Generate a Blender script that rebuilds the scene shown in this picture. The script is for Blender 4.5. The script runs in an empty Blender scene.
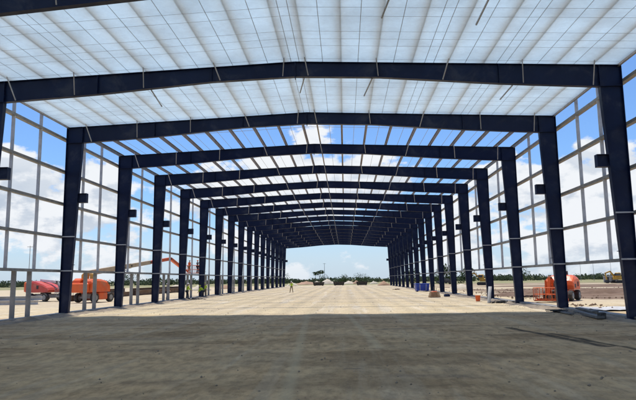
import bpy, math, random
from mathutils import Vector, Matrix, noise as mnoise
R = math.radians
rnd = random.Random(11)
scene = bpy.context.scene
COL = scene.collection

# ------------------------------------------------------------------ camera
CAM = Vector((2.282, 0.0, 1.986))
YAW, PITCH, ROLL = 0.04372, 0.13416, -0.0131
fw = Vector((-math.sin(YAW) * math.cos(PITCH), math.cos(YAW) * math.cos(PITCH), math.sin(PITCH)))
rt = Vector((math.cos(YAW), math.sin(YAW), 0))
up = rt.cross(fw)
r2 = rt * math.cos(ROLL) + up * math.sin(ROLL)
u2 = up * math.cos(ROLL) - rt * math.sin(ROLL)
cd = bpy.data.cameras.new("camera")
cam = bpy.data.objects.new("camera", cd)
COL.objects.link(cam)
cam.matrix_world = Matrix(((r2.x, u2.x, -fw.x, CAM.x), (r2.y, u2.y, -fw.y, CAM.y),
                           (r2.z, u2.z, -fw.z, CAM.z), (0, 0, 0, 1)))
cd.sensor_width = 36.0
cd.lens = 588.66 / 636 * 36
cd.clip_start, cd.clip_end = 0.1, 6000
scene.camera = cam

# ------------------------------------------------------------------ light
SUN_EL, SUN_AZ = R(77.5), R(-14)           # azimuth measured from +Y (down the hall) towards +X
sunv = Vector((math.sin(SUN_AZ) * math.cos(SUN_EL), math.cos(SUN_AZ) * math.cos(SUN_EL), math.sin(SUN_EL)))
sd = bpy.data.lights.new("sun", 'SUN')
sd.energy, sd.angle, sd.color = 4.7, R(4.5), (1.0, 0.955, 0.88)
sun = bpy.data.objects.new("sun", sd)
COL.objects.link(sun)
sun.rotation_euler = (-sunv).to_track_quat('-Z', 'Y').to_euler()
vs = scene.view_settings
vs.view_transform, vs.look, vs.exposure, vs.gamma = 'Standard', 'None', 0.0, 1.0
vs.use_curve_mapping = False


class NT:
    """small helper to write node trees"""
    def __init__(s, tree):
        s.t = tree; s.n = tree.nodes; s.l = tree.links

    def node(s, typ, **kw):
        n = s.n.new(typ)
        for k, v in kw.items(): setattr(n, k, v)
        return n

    def put(s, sock, v):
        if v is None: return
        if isinstance(v, bpy.types.NodeSocket): s.l.new(v, sock)
        elif isinstance(v, (tuple, list)) and len(v) == 3 and sock.type == 'RGBA': sock.default_value = (*v, 1)
        else: sock.default_value = v

    def math(s, op, a, b=None, c=None, clamp=False):
        n = s.node('ShaderNodeMath', operation=op, use_clamp=clamp)
        s.put(n.inputs[0], a); s.put(n.inputs[1], b); s.put(n.inputs[2], c)
        return n.outputs[0]

    def vmath(s, op, a, b=None, out=0):
        n = s.node('ShaderNodeVectorMath', operation=op)
        s.put(n.inputs[0], a); s.put(n.inputs[1], b)
        return n.outputs[out]

    def mapr(s, v, a, b, c=0.0, d=1.0, smooth=True):
        n = s.node('ShaderNodeMapRange')
        n.interpolation_type = 'SMOOTHSTEP' if smooth else 'LINEAR'
        s.put(n.inputs['Value'], v)
        for k, x in zip(('From Min', 'From Max', 'To Min', 'To Max'), (a, b, c, d)): s.put(n.inputs[k], x)
        return n.outputs[0]

    def mix(s, f, a, b, mode='MIX'):
        n = s.node('ShaderNodeMix', data_type='RGBA', blend_type=mode)
        s.put(n.inputs[0], f); s.put(n.inputs[6], a); s.put(n.inputs[7], b)
        return n.outputs[2]

    def noise(s, vec, scale, detail=4, rough=0.55, dist=0.0):
        n = s.node('ShaderNodeTexNoise')
        s.put(n.inputs['Vector'], vec)
        n.inputs['Scale'].default_value = scale
        n.inputs['Detail'].default_value = detail
        n.inputs['Roughness'].default_value = rough
        n.inputs['Distortion'].default_value = dist
        return n.outputs[0]

    def xyz(s, v):
        n = s.node('ShaderNodeSeparateXYZ'); s.put(n.inputs[0], v); return n.outputs

    def comb(s, x, y, z):
        n = s.node('ShaderNodeCombineXYZ')
        for i, v in enumerate((x, y, z)): s.put(n.inputs[i], v)
        return n.outputs[0]


# ------------------------------------------------------------------ world: Nishita sky with procedural cumulus
world = bpy.data.worlds.new("World")
scene.world = world
world.use_nodes = True
w = NT(world.node_tree)
w.n.clear()
sky = w.node('ShaderNodeTexSky', sky_type='NISHITA')
sky.sun_disc = False
sky.sun_elevation, sky.sun_rotation = SUN_EL, SUN_AZ
sky.air_density, sky.dust_density, sky.ozone_density = 1.0, 0.6, 1.5
dirv = w.node('ShaderNodeTexCoord').outputs['Generated']
dx, dy, dz = w.xyz(dirv)
cv = w.comb(w.math('MULTIPLY', dx, 1.0), dy, w.math('MULTIPLY', dz, 1.9))
big = w.noise(w.vmath('ADD', cv, (3.1, 1.7, 0.4)), 3.6, 9, 0.56, 0.15)
fine = w.noise(w.vmath('ADD', cv, (8.3, 2.2, 5.4)), 11.0, 8, 0.6, 0.1)
cover = w.math('ADD', big, w.math('MULTIPLY', w.math('SUBTRACT', fine, 0.5), 0.50))
# where the cumulus stand thick or thin
def blob(v, px, py, rad, amt):
    d = (fw + r2 * ((px - 318) / 588.66) - u2 * ((py - 200) / 588.66)).normalized()
    dist = w.vmath('DISTANCE', dirv, tuple(d), out=1)
    return w.math('ADD', v, w.math('MULTIPLY', w.mapr(dist, 0.0, rad, 1.0, 0.0), amt))
low = w.mapr(dz, 0.02, 0.12)                       # thick bank between 3 and 11 degrees
hi = w.mapr(dz, 0.165, 0.235)
cover = w.math('ADD', cover, w.math('MULTIPLY', low, 0.075))
cover = w.math('SUBTRACT', cover, w.math('MULTIPLY', hi, 0.17))
for args in ((30, 120, 0.17, -0.20), (600, 95, 0.12, -0.15), (150, 150, 0.10, -0.14), (440, 140, 0.12, -0.16), (20, 190, 0.14, 0.14),
             (590, 175, 0.12, 0.16), (310, 135, 0.13, 0.16), (100, 170, 0.07, 0.12), (545, 150, 0.05, -0.12), (337, 240, 0.12, -0.03), (345, 255, 0.03, 0.10), (320, 262, 0.025, 0.08), (365, 240, 0.03, 0.08)):
    cover = blob(cover, *args)
mask = w.mapr(cover, 0.515, 0.575)
thick = w.mapr(cover, 0.56, 0.80)
cup = w.vmath('ADD', cv, (0.0, -0.015, 0.04))
cov2 = w.math('ADD', w.noise(w.vmath('ADD', cup, (3.1, 1.7, 0.4)), 3.6, 9, 0.56, 0.15),
              w.math('MULTIPLY', w.math('SUBTRACT', w.noise(w.vmath('ADD', cup, (8.3, 2.2, 5.4)), 11.0, 8, 0.6, 0.1), 0.5), 0.50))
cov1 = w.math('ADD', big, w.math('MULTIPLY', w.math('SUBTRACT', fine, 0.5), 0.50))
cshade = w.math('ADD', w.math('SUBTRACT', cov2, cov1), 0.5)
grey = w.math('MULTIPLY', w.mapr(cshade, 0.455, 0.57), w.mapr(dz, 0.26, 0.10, 0.25, 1.0))
cloud = w.mix(w.math('MULTIPLY', grey, w.math('ADD', 0.6, w.math('MULTIPLY', thick, 0.4))), (8.9, 9.2, 9.6), (4.2, 5.15, 6.5))
skyc = w.mix(1.0, sky.outputs[0], (0.92, 1.24, 1.66), 'MULTIPLY')
hz = w.mapr(dz, 0.0, 0.13, 0.68, 0.0)
skyc = w.mix(hz, skyc, (6.3, 7.4, 8.9))
skyfin = w.mix(w.math('MULTIPLY', mask, w.mapr(dz, 0.0, 0.05, 0.6, 1.0)), skyc, cloud)
bg = w.node('ShaderNodeBackground')
w.put(bg.inputs[0], skyfin)
bg.inputs[1].default_value = 0.10
w.l.new(bg.outputs[0], w.node('ShaderNodeOutputWorld').inputs[0])


# ------------------------------------------------------------------ materials
def new_mat(name):
    m = bpy.data.materials.new(name); m.use_nodes = True
    t = NT(m.node_tree); t.n.clear()
    out = t.node('ShaderNodeOutputMaterial')
    return m, t, out


def mat(name, a, b=None, rough=0.6, metal=0.0, scale=3.0, bump=0.0, bscale=40.0, spec=0.4, dirt=None, dirt_amt=0.5):
    """principled, two tones mixed by noise, optional dirt film and bump"""
    m, t, out = new_mat(name)
    p = t.node('ShaderNodeBsdfPrincipled')
    co = t.node('ShaderNodeTexCoord').outputs['Object']
    b = b or tuple(x * 0.8 for x in a)
    c = t.mix(t.mapr(t.noise(co, scale, 6, 0.6), 0.35, 0.65), a, b)
    if dirt:
        c = t.mix(t.math('MULTIPLY', t.mapr(t.noise(co, scale * 0.6 + 0.3, 8, 0.65, 0.6), 0.5, 0.72), dirt_amt), c, dirt)
    t.put(p.inputs['Base Color'], c)
    p.inputs['Metallic'].default_value = metal
    p.inputs['Specular IOR Level'].default_value = spec
    t.put(p.inputs['Roughness'], t.mapr(t.noise(co, scale * 2.3, 4), 0.3, 0.7, max(0.05, rough - 0.1), min(1, rough + 0.1)))
    if bump:
        bn = t.node('ShaderNodeBump'); bn.inputs['Strength'].default_value = bump
        bn.inputs['Distance'].default_value = 0.02
        t.put(bn.inputs['Height'], t.noise(co, bscale, 5, 0.65)); t.l.new(bn.outputs[0], p.inputs['Normal'])
    t.l.new(p.outputs[0], out.inputs[0])
    return m


M = {}
M['navy'] = mat('navy_primer', (0.0022, 0.0088, 0.040), (0.0040, 0.0125, 0.050), 0.42, 0, 0.7, 0.05, 12, 0.22, (0.075, 0.085, 0.105), 0.34)
M['galv'] = mat('galvanised_steel', (0.52, 0.54, 0.56), (0.42, 0.44, 0.46), 0.5, 0.35, 2.0, 0.04, 30, 0.5, (0.24, 0.22, 0.19), 0.4)
M['girt'] = mat('dusty_galvanised', (0.27, 0.27, 0.265), (0.19, 0.19, 0.185), 0.55, 0.25, 2.0, 0.04, 30, 0.5, (0.22, 0.19, 0.15), 0.4)
M['purlin'] = mat('purlin_steel', (0.27, 0.22, 0.18), (0.20, 0.165, 0.135), 0.6, 0.1, 1.5, 0.03, 20, 0.4)
M['purlin_lined'] = mat('purlin_liner_glow', (0.92, 0.60, 0.32), (0.85, 0.54, 0.28), 0.7, 0, 1.5)  # purlin copy lightened to tan: glow through the liner put into its colour
M['jamb'] = mat('jamb_steel', (0.30, 0.295, 0.285), (0.21, 0.205, 0.20), 0.6, 0.2, 1.5, 0.03, 20)
M['strap'] = mat('dark_strap', (0.46, 0.48, 0.50), (0.38, 0.40, 0.42), 0.6)
M['orange'] = mat('orange_paint', (0.80, 0.135, 0.022), (0.70, 0.11, 0.022), 0.42, 0, 1.2, 0, 0, 0.45, (0.42, 0.27, 0.17), 0.45)
M['red'] = mat('faded_red_paint', (0.56, 0.055, 0.035), (0.48, 0.06, 0.04), 0.45, 0, 1.2, 0, 0, 0.45, (0.45, 0.28, 0.2), 0.5)
M['cream'] = mat('cream_boom_paint', (0.55, 0.45, 0.30), (0.48, 0.38, 0.25), 0.5, 0, 1.0, 0, 0, 0.4, (0.35, 0.22, 0.12), 0.4)
M['yellow'] = mat('machine_yellow', (0.62, 0.36, 0.04), (0.5, 0.28, 0.04), 0.5, 0, 1.2, 0, 0, 0.4, (0.3, 0.2, 0.1), 0.5)
M['rubber'] = mat('tyre_rubber', (0.03, 0.03, 0.03), (0.06, 0.055, 0.05), 0.85, 0, 3, 0.2, 30, 0.3, (0.25, 0.2, 0.14), 0.5)
M['darkm'] = mat('dark_machinery', (0.05, 0.05, 0.052), (0.03, 0.03, 0.03), 0.6, 0.2, 2, 0, 0, 0.4, (0.2, 0.16, 0.11), 0.4)
M['greym'] = mat('grey_machinery', (0.33, 0.33, 0.32), (0.25, 0.25, 0.25), 0.55, 0.1, 2, 0, 0, 0.4, (0.3, 0.24, 0.17), 0.5)
M['white'] = mat('white_paint', (0.74, 0.74, 0.72), (0.62, 0.61, 0.58), 0.5, 0, 1.5, 0, 0, 0.4, (0.45, 0.38, 0.3), 0.4)
M['rust'] = mat('rusty_beam', (0.17, 0.105, 0.07), (0.10, 0.065, 0.05), 0.8, 0, 0.8, 0.1, 20, 0.3, (0.32, 0.25, 0.17), 0.6)
M['primer'] = mat('pale_primed_steel', (0.56, 0.55, 0.53), (0.42, 0.40, 0.38), 0.6, 0, 0.6, 0.05, 20, 0.4, (0.32, 0.22, 0.16), 0.5)
M['concrete'] = mat('concrete', (0.34, 0.325, 0.30), (0.24, 0.23, 0.215), 0.9, 0, 0.9, 0.3, 25, 0.3, (0.20, 0.17, 0.14), 0.6)
M['blue'] = mat('blue_plastic', (0.012, 0.06, 0.42), (0.01, 0.045, 0.32), 0.4, 0, 1.5, 0, 0, 0.5, (0.1, 0.14, 0.35), 0.3)
M['wood'] = mat('raw_timber', (0.48, 0.31, 0.17), (0.36, 0.22, 0.12), 0.75, 0, 3, 0.1, 20, 0.3)
M['greyboard'] = mat('weathered_board', (0.15, 0.145, 0.135), (0.09, 0.088, 0.085), 0.8, 0, 2, 0.2, 20)
M['hivis'] = mat('hi_vis_lime', (0.52, 0.72, 0.03), (0.44, 0.62, 0.03), 0.7, 0, 5)
M['hiorange'] = mat('hi_vis_orange', (0.80, 0.16, 0.03), (0.7, 0.13, 0.03), 0.7, 0, 5)
M['denim'] = mat('dark_trousers', (0.025, 0.03, 0.05), (0.04, 0.045, 0.06), 0.85, 0, 6)
M['khaki'] = mat('khaki_trousers', (0.25, 0.19, 0.11), (0.2, 0.15, 0.09), 0.85, 0, 6)
M['skin'] = mat('skin', (0.42, 0.24, 0.15), (0.36, 0.2, 0.13), 0.55, 0, 6)
M['greyshirt'] = mat('grey_shirt', (0.13, 0.14, 0.15), (0.1, 0.1, 0.11), 0.85, 0, 6)
M['boot'] = mat('work_boot', (0.10, 0.065, 0.04), (0.07, 0.05, 0.03), 0.8, 0, 6)
M['bark'] = mat('bark', (0.11, 0.085, 0.065), (0.07, 0.055, 0.045), 0.9, 0, 3, 0.4, 20)
M['soil'] = mat('brown_soil', (0.13, 0.082, 0.054), (0.20, 0.132, 0.09), 0.95, 0, 0.45, 0.9, 5, 0.15, (0.30, 0.22, 0.15), 0.3)
M['trench'] = mat('grey_brown_trench_dirt', (0.30, 0.245, 0.185), (0.19, 0.155, 0.12), 0.95, 0, 0.8, 0.8, 6, 0.15)
M['spoil'] = mat('pale_limestone_spoil', (0.60, 0.53, 0.42), (0.46, 0.39, 0.29), 0.95, 0, 0.25, 0.8, 4, 0.15)
M['redspoil'] = mat('reddish_spoil', (0.42, 0.27, 0.18), (0.32, 0.21, 0.14), 0.95, 0, 0.25, 0.8, 4, 0.15)
M['scrap'] = mat('dark_scrap', (0.035, 0.035, 0.035), (0.07, 0.065, 0.06), 0.8, 0, 4)
M['glass'] = mat('cab_glass', (0.05, 0.06, 0.07), (0.04, 0.05, 0.06), 0.1, 0, 2, 0, 0, 0.6)


def leaf_mat(name, a, b):
    m, t, out = new_mat(name)
    co = t.node('ShaderNodeNewGeometry').outputs['Position']
    c = t.mix(t.mapr(t.noise(co, 0.35, 5, 0.6), 0.35, 0.65), a, b)
    d = t.node('ShaderNodeBsdfDiffuse'); tr = t.node('ShaderNodeBsdfTranslucent')
    t.put(d.inputs[0], c); t.put(tr.inputs[0], c)
    mx = t.node('ShaderNodeMixShader'); mx.inputs[0].default_value = 0.25
    t.l.new(d.outputs[0], mx.inputs[1]); t.l.new(tr.outputs[0], mx.inputs[2]); t.l.new(mx.outputs[0], out.inputs[0])
    return m


M['leaf'] = leaf_mat('scrub_leaves', (0.090, 0.112, 0.066), (0.058, 0.078, 0.045))
M['leaf2'] = leaf_mat('tree_leaves', (0.060, 0.085, 0.034), (0.035, 0.055, 0.025))


def liner_mat(name, tcol, dcol):
    m, t, out = new_mat(name)
    co = t.node('ShaderNodeTexCoord').outputs['Object']
    n1 = t.noise(co, 0.5, 6, 0.65, 0.5); n2 = t.noise(co, 4.0, 6, 0.7, 0.6)
    f = t.math('ADD', t.mapr(n1, 0.3, 0.7, 0.0, 0.6), t.mapr(n2, 0.3, 0.7, 0.0, 0.4))
    d = t.node('ShaderNodeBsdfDiffuse'); tr = t.node('ShaderNodeBsdfTranslucent')
    t.put(d.inputs[0], dcol)
    t.put(tr.inputs[0], t.mix(f, tcol, tuple(x * 0.76 for x in tcol)))
    mx = t.node('ShaderNodeMixShader'); mx.inputs[0].default_value = 0.70
    bn = t.node('ShaderNodeBump'); bn.inputs['Strength'].default_value = 0.5; bn.inputs['Distance'].default_value = 0.05
    t.put(bn.inputs['Height'], t.noise(co, 1.6, 6, 0.7, 0.8))
    t.l.new(bn.outputs[0], d.inputs['Normal']); t.l.new(bn.outputs[0], tr.inputs['Normal'])
    t.l.new(d.outputs[0], mx.inputs[1]); t.l.new(tr.outputs[0], mx.inputs[2]); t.l.new(mx.outputs[0], out.inputs[0])
    return m


M['fabric'] = liner_mat('white_liner_fabric', (0.63, 0.82, 0.94), (0.92, 0.88, 0.83))
M['diffuser'] = liner_mat('translucent_diffuser', (0.93, 0.95, 0.96), (0.85, 0.86, 0.86))


# ------------------------------------------------------------------ mesh helpers
class MB:
    def __init__(s): s.v = []; s.f = []

    def poly(s, pts, faces):
        o = len(s.v); s.v += [tuple(p) for p in pts]; s.f += [tuple(o + i for i in f) for f in faces]; return s

    def hexa(s, p):          # 8 points: bottom ring then top ring
        return s.poly(p, [(3, 2, 1, 0), (4, 5, 6, 7), (0, 1, 5, 4), (1, 2, 6, 5), (2, 3, 7, 6), (3, 0, 4, 7)])

    def box(s, x0, x1, y0, y1, z0, z1):
        return s.hexa([(x0, y0, z0), (x1, y0, z0), (x1, y1, z0), (x0, y1, z0), (x0, y0, z1), (x1, y0, z1), (x1, y1, z1), (x0, y1, z1)])

    def cbox(s, x0, x1, y0, y1, z0, z1, c):
        """box with its edges chamfered by c: the hull of three shrunk boxes"""
        P = []
        for zi, ins in ((z0, c), (z0 + c, 0), (z1 - c, 0), (z1, c)):
            X0, X1, Y0, Y1 = x0 + ins, x1 - ins, y0 + ins, y1 - ins
            k = c
            P.append([(X0 + k, Y0, zi), (X1 - k, Y0, zi), (X1, Y0 + k, zi), (X1, Y1 - k, zi), (X1 - k, Y1, zi), (X0 + k, Y1, zi), (X0, Y1 - k, zi), (X0, Y0 + k, zi)])
        return s.loft(P)

    def loft(s, rings, cap=True, closed=True):
        o = len(s.v); n = len(rings[0])
        for r in rings: s.v += [tuple(p) for p in r]
        for i in range(len(rings) - 1):
            for j in range(n if closed else n - 1):
                k = (j + 1) % n
                s.f.append((o + i * n + j, o + i * n + k, o + (i + 1) * n + k, o + (i + 1) * n + j))
        if cap:
            s.f.append(tuple(o + j for j in reversed(range(n)))); s.f.append(tuple(o + (len(rings) - 1) * n + j for j in range(n)))
        return s

    def bar(s, a, b, wx, wy, upv=(0, 0, 1)):
        """rectangular bar from a to b"""
        a, b = Vector(a), Vector(b); d = (b - a).normalized(); u = Vector(upv)
        if abs(d.dot(u)) > 0.98: u = Vector((1, 0, 0))
        r = d.cross(u).normalized() * wx / 2; q = r.cross(d).normalized() * wy / 2
        return s.loft([[p - r - q, p + r - q, p + r + q, p - r + q] for p in (a, b)])

    def tube(s, a, b, ra, rb=None, n=10, cap=True):
        a, b = Vector(a), Vector(b); d = (b - a).normalized(); rb = ra if rb is None else rb
        u = Vector((0, 0, 1)) if abs(d.z) < 0.9 else Vector((1, 0, 0))
        r = d.cross(u).normalized(); q = r.cross(d)
        ring = lambda p, rad: [p + (r * math.cos(2 * math.pi * i / n) + q * math.sin(2 * math.pi * i / n)) * rad for i in range(n)]
        return s.loft([ring(a, ra), ring(b, rb)], cap)

    def path(s, pts, rad, n=6):
        for a, b in zip(pts, pts[1:]): s.tube(a, b, rad, rad, n)
        return s

    def prism(s, poly, y0, y1):
        """polygon in xz extruded along y"""
        n = len(poly)
        return s.loft([[(x, y0, z) for x, z in poly], [(x, y1, z) for x, z in poly]])

    def build(s, name, m, parent=None, smooth=False):
        me = bpy.data.meshes.new(name)
        me.from_pydata(s.v, [], s.f); me.update()
        me.materials.append(m)
        if smooth: me.polygons.foreach_set('use_smooth', [True] * len(me.polygons))
        o = bpy.data.objects.new(name, me); COL.objects.link(o)
        if parent: o.parent = parent
        return o


def tag(o, label=None, cat=None, group=None, kind=None):
    if label: o['label'] = label
    if cat: o['category'] = cat
    if group: o['group'] = group
    if kind: o['kind'] = kind
    return o


def empty(name, loc, rz=0.0, label=None, cat=None, group=None):
    o = bpy.data.objects.new(name, None); COL.objects.link(o)
    o.location = loc; o.rotation_euler = (0, 0, rz); o.empty_display_size = 0.3
    return tag(o, label, cat, group)


def copy_tree(o, parent=None):
    c = o.copy(); COL.objects.link(c)
    if parent: c.parent = parent
    for ch in list(o.children): copy_tree(ch, c)
    return c


ORD = ['first', 'second', 'third', 'fourth', 'fifth', 'sixth', 'seventh', 'eighth', 'ninth', 'tenth', 'eleventh', 'twelfth',
       'thirteenth', 'fourteenth', 'fifteenth', 'sixteenth', 'seventeenth', 'eighteenth', 'nineteenth']

# ------------------------------------------------------------------ dimensions of the hall
BAY, Y0 = 9.0, 28.2            # frame spacing, distance of the frame whose right column fills the picture's right edge
W, EAVE, RIDGE = 15.84, 12.13, 12.77
SL = (RIDGE - EAVE) / W
roofz = lambda x: RIDGE - SL * abs(x)
KX = 14.80                     # inner edge of the knee
K0, K1 = -4, 16                # first and last frame
frameY = lambda k: Y0 + BAY * k
GIRTS = (2.74, 4.92, 7.06, 9.18, 11.33)
PURL = [0.5 + 1.75 * i for i in range(9)]
PURL = sorted([-p for p in PURL] + PURL)

# ------------------------------------------------------------------ ground
def ground_material():
    m, t, out = new_mat('site_ground')
    p = t.node('ShaderNodeBsdfPrincipled')
    pos = t.node('ShaderNodeNewGeometry').outputs['Position']
    x, y, z = t.xyz(pos)
    n_big = t.noise(pos, 0.045, 6, 0.6, 0.3)
    n_mid = t.noise(pos, 0.35, 7, 0.62, 0.4)
    n_fin = t.noise(t.comb(x, t.math('MULTIPLY', y, 0.45), 0.0), 3.2, 8, 0.72)
    n_grit = t.noise(t.comb(x, t.math('MULTIPLY', y, 0.30), 0.0), 11.0, 7, 0.8)
    # long scrape marks of the grader run across the hall
    n_scr = t.noise(t.comb(t.math('MULTIPLY', x, 0.12), t.math('MULTIPLY', y, 1.5), 0.0), 1.0, 6, 0.65, 0.2)
    n_lng = t.noise(t.comb(t.math('MULTIPLY', x, 1.1), t.math('MULTIPLY', y, 0.06), 3.0), 1.0, 5, 0.6, 0.15)
    sand = t.mix(t.mapr(n_mid, 0.32, 0.68), (0.51, 0.405, 0.245), (0.59, 0.48, 0.305))
    sand = t.mix(t.mapr(n_big, 0.42, 0.62, 0, 0.6), sand, (0.47, 0.385, 0.275))
    sand = t.mix(t.mapr(n_scr, 0.45, 0.70, 0, 0.55), sand, (0.37, 0.305, 0.225))
    sand = t.mix(t.mapr(n_lng, 0.52, 0.66, 0, 0.5), sand, (0.62, 0.55, 0.44))
    sand = t.mix(t.mapr(n_fin, 0.48, 0.66, 0, 0.6), sand, (0.35, 0.29, 0.22))
    sand = t.mix(t.mapr(n_grit, 0.52, 0.64, 0, 0.8), sand, (0.25, 0.195, 0.125))
    sand = t.mix(t.mapr(n_grit, 0.40, 0.28, 0, 0.4), sand, (0.64, 0.55, 0.39))
    # browner subgrade under the lined bays, the roof's shade painted into its colour
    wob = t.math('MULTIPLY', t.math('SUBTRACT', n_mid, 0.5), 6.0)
    shade_tone = t.mapr(t.math('ADD', y, wob), 31.0, 37.0, 1.0, 0.0)
    shade_tone = t.math('MULTIPLY', shade_tone, t.mapr(n_mid, 0.25, 0.75, 0.50, 0.92))
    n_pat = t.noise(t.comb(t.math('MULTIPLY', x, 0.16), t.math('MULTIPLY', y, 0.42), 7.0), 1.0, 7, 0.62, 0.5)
    sand = t.mix(shade_tone, sand, t.mix(t.mapr(n_fin, 0.35, 0.65), (0.53, 0.345, 0.180), (0.26, 0.165, 0.080)))

    sand = t.mix(t.math('MULTIPLY', shade_tone, t.mapr(n_pat, 0.46, 0.64, 0, 0.70)), sand, (0.135, 0.086, 0.044))
    sand = t.mix(t.math('MULTIPLY', shade_tone, t.mapr(n_pat, 0.44, 0.30, 0, 0.45)), sand, (0.55, 0.42, 0.26))

    sand = t.mix(t.math('MULTIPLY', shade_tone, t.mapr(n_lng, 0.53, 0.63, 0, 0.30)), sand, (0.48, 0.385, 0.26))

    def stroke(c, ax, ay, bx, by, wid, col, amt, soft=0.6):
        """a drag or tyre mark from (ax,ay) to (bx,by)"""
        ex, ey = bx - ax, by - ay; L2 = ex * ex + ey * ey
        px = t.math('SUBTRACT', x, ax); py = t.math('SUBTRACT', y, ay)
        h = t.math('DIVIDE', t.math('ADD', t.math('MULTIPLY', px, ex), t.math('MULTIPLY', py, ey)), L2, clamp=True)
        qx = t.math('SUBTRACT', px, t.math('MULTIPLY', h, ex)); qy = t.math('SUBTRACT', py, t.math('MULTIPLY', h, ey))
        d = t.math('SQRT', t.math('ADD', t.math('MULTIPLY', qx, qx), t.math('MULTIPLY', qy, qy)))
        d = t.math('ADD', d, t.math('MULTIPLY', t.math('SUBTRACT', n_fin, 0.5), wid * 1.2))
        f = t.math('MULTIPLY', t.mapr(d, wid * (1 - soft), wid, 1.0, 0.0), amt)
        f = t.math('MULTIPLY', f, t.mapr(n_fin, 0.3, 0.6, 0.55, 1.0))
        return t.mix(f, c, col)
    dk, lt = (0.035, 0.028, 0.02), (0.47, 0.385, 0.25)
    sand = stroke(sand, 8.75, 24.2, 9.75, 17.6, 0.26, dk, 0.95)
    sand = stroke(sand, 9.55, 21.8, 10.3, 16.2, 0.17, dk, 0.9)
    sand = stroke(sand, 9.9, 20.0, 9.75, 19.0, 0.2, dk, 0.7)
    sand = stroke(sand, 1.35, 8.0, -0.10, 38.0, 0.24, lt, 0.5, 0.9)
    sand = stroke(sand, 3.25, 18.0, 2.2, 38.0, 0.24, lt, 0.5, 0.9)
    sand = stroke(sand, 5.4, 18.5, 5.0, 30.0, 0.25, lt, 0.3, 0.9)
    for ax, ay, bx, by, wd, am in ((-6.6, 21.0, -3.6, 21.3, 0.9, 0.45), (-4.6, 17.4, -3.3, 17.3, 0.5, 0.45), (3.4, 24.2, 5.6, 24.3, 0.55, 0.5),
                                   (3.4, 12.7, 4.8, 12.6, 0.45, 0.5), (-0.9, 26.0, 1.6, 26.2, 0.6, 0.35), (2.3, 13.6, 2.55, 13.6, 0.12, 0.7),
                                   (-0.2, 16.6, 0.1, 16.6, 0.16, 0.7), (-8.0, 30.0, -4.5, 30.6, 0.8, 0.35), (-9.3, 23.6, -7.4, 24.6, 0.25, 0.6),
                                   (-13.4, 36.6, -11.0, 37.0, 0.8, 0.4), (-2.2, 12.0, -1.2, 12.0, 0.5, 0.25), (5.6, 15.4, 6.6, 15.3, 0.4, 0.3)):
        sand = stroke(sand, ax, ay, bx, by, wd, (0.13, 0.105, 0.085), am, 0.95)
    # turned brown soil on the right of the building, and olive grass far out
    n_s = t.noise(t.comb(t.math('MULTIPLY', x, 0.025), t.math('MULTIPLY', y, 0.11), 1.0), 1.0, 6, 0.6, 0.3)
    right = t.math('MULTIPLY', t.mapr(x, 18.5, 24.0), t.mapr(t.math('SUBTRACT', y, t.math('MULTIPLY', x, 0.2)), 30.0, 36.0))
    yw = t.math('ADD', y, t.math('ADD', t.math('MULTIPLY', t.math('SUBTRACT', n_mid, 0.5), 7.0), t.math('MULTIPLY', t.math('SUBTRACT', n_big, 0.5), 26.0)))
    band = lambda a, c, sf: t.math('MULTIPLY', t.mapr(yw, a - sf, a + sf), t.mapr(yw, c - sf, c + sf, 1.0, 0.0))
    soilband = t.math('MAXIMUM', t.math('MULTIPLY', band(54, 103, 1.5), t.mapr(n_s, 0.34, 0.42)), t.math('MULTIPLY', t.mapr(yw, 112, 122), t.mapr(n_s, 0.45, 0.52)))
    soilband = t.math('MAXIMUM', soilband, t.math('MULTIPLY', band(37, 41.5, 1.0), 0.8))
    soilc = t.mix(t.mapr(n_mid, 0.35, 0.65), (0.145, 0.093, 0.062), (0.22, 0.15, 0.10))
    yw = t.math('ADD', y, t.math('ADD', t.math('MULTIPLY', t.math('SUBTRACT', n_mid, 0.5), 7.0), t.math('MULTIPLY', t.math('SUBTRACT', n_big, 0.5), 26.0)))
    band = lambda a, c, sf: t.math('MULTIPLY', t.mapr(yw, a - sf, a + sf), t.mapr(yw, c - sf, c + sf, 1.0, 0.0))
    soilband = t.math('MAXIMUM', t.math('MULTIPLY', band(54, 103, 1.5), t.mapr(n_s, 0.34, 0.42)), t.math('MULTIPLY', t.mapr(yw, 112, 122), t.mapr(n_s, 0.45, 0.52)))
    soilband = t.math('MAXIMUM', soilband, t.math('MULTIPLY', band(37, 41.5, 1.0), 0.8))
    soilc = t.mix(t.mapr(n_fin, 0.5, 0.7, 0, 0.6), soilc, (0.095, 0.065, 0.045))
    gsel = t.math('MULTIPLY', right, soilband)
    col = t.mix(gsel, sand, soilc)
    grass = t.mix(t.mapr(n_mid, 0.3, 0.7), (0.20, 0.20, 0.095), (0.29, 0.25, 0.13))
    rad = t.math('ADD', t.math('SQRT', t.math('ADD', t.math('MULTIPLY', x, x), t.math('MULTIPLY', y, y))), t.math('MULTIPLY', t.math('SUBTRACT', n_big, 0.5), 160.0))
    col = t.mix(t.mapr(rad, 190.0, 215.0), col, grass)
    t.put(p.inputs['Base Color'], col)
    p.inputs['Roughness'].default_value = 0.95
    p.inputs['Specular IOR Level'].default_value = 0.15
    hgt = t.math('ADD', t.math('MULTIPLY', n_fin, 0.7), t.math('ADD', t.math('MULTIPLY', n_grit, 0.6), t.math('MULTIPLY', n_mid, 1.2)))
    bn = t.node('ShaderNodeBump'); bn.inputs['Strength'].default_value = 0.6; bn.inputs['Distance'].default_value = 0.045
    t.put(bn.inputs['Height'], hgt); t.l.new(bn.outputs[0], p.inputs['Normal'])
    t.l.new(p.outputs[0], out.inputs[0])
    return m


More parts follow.
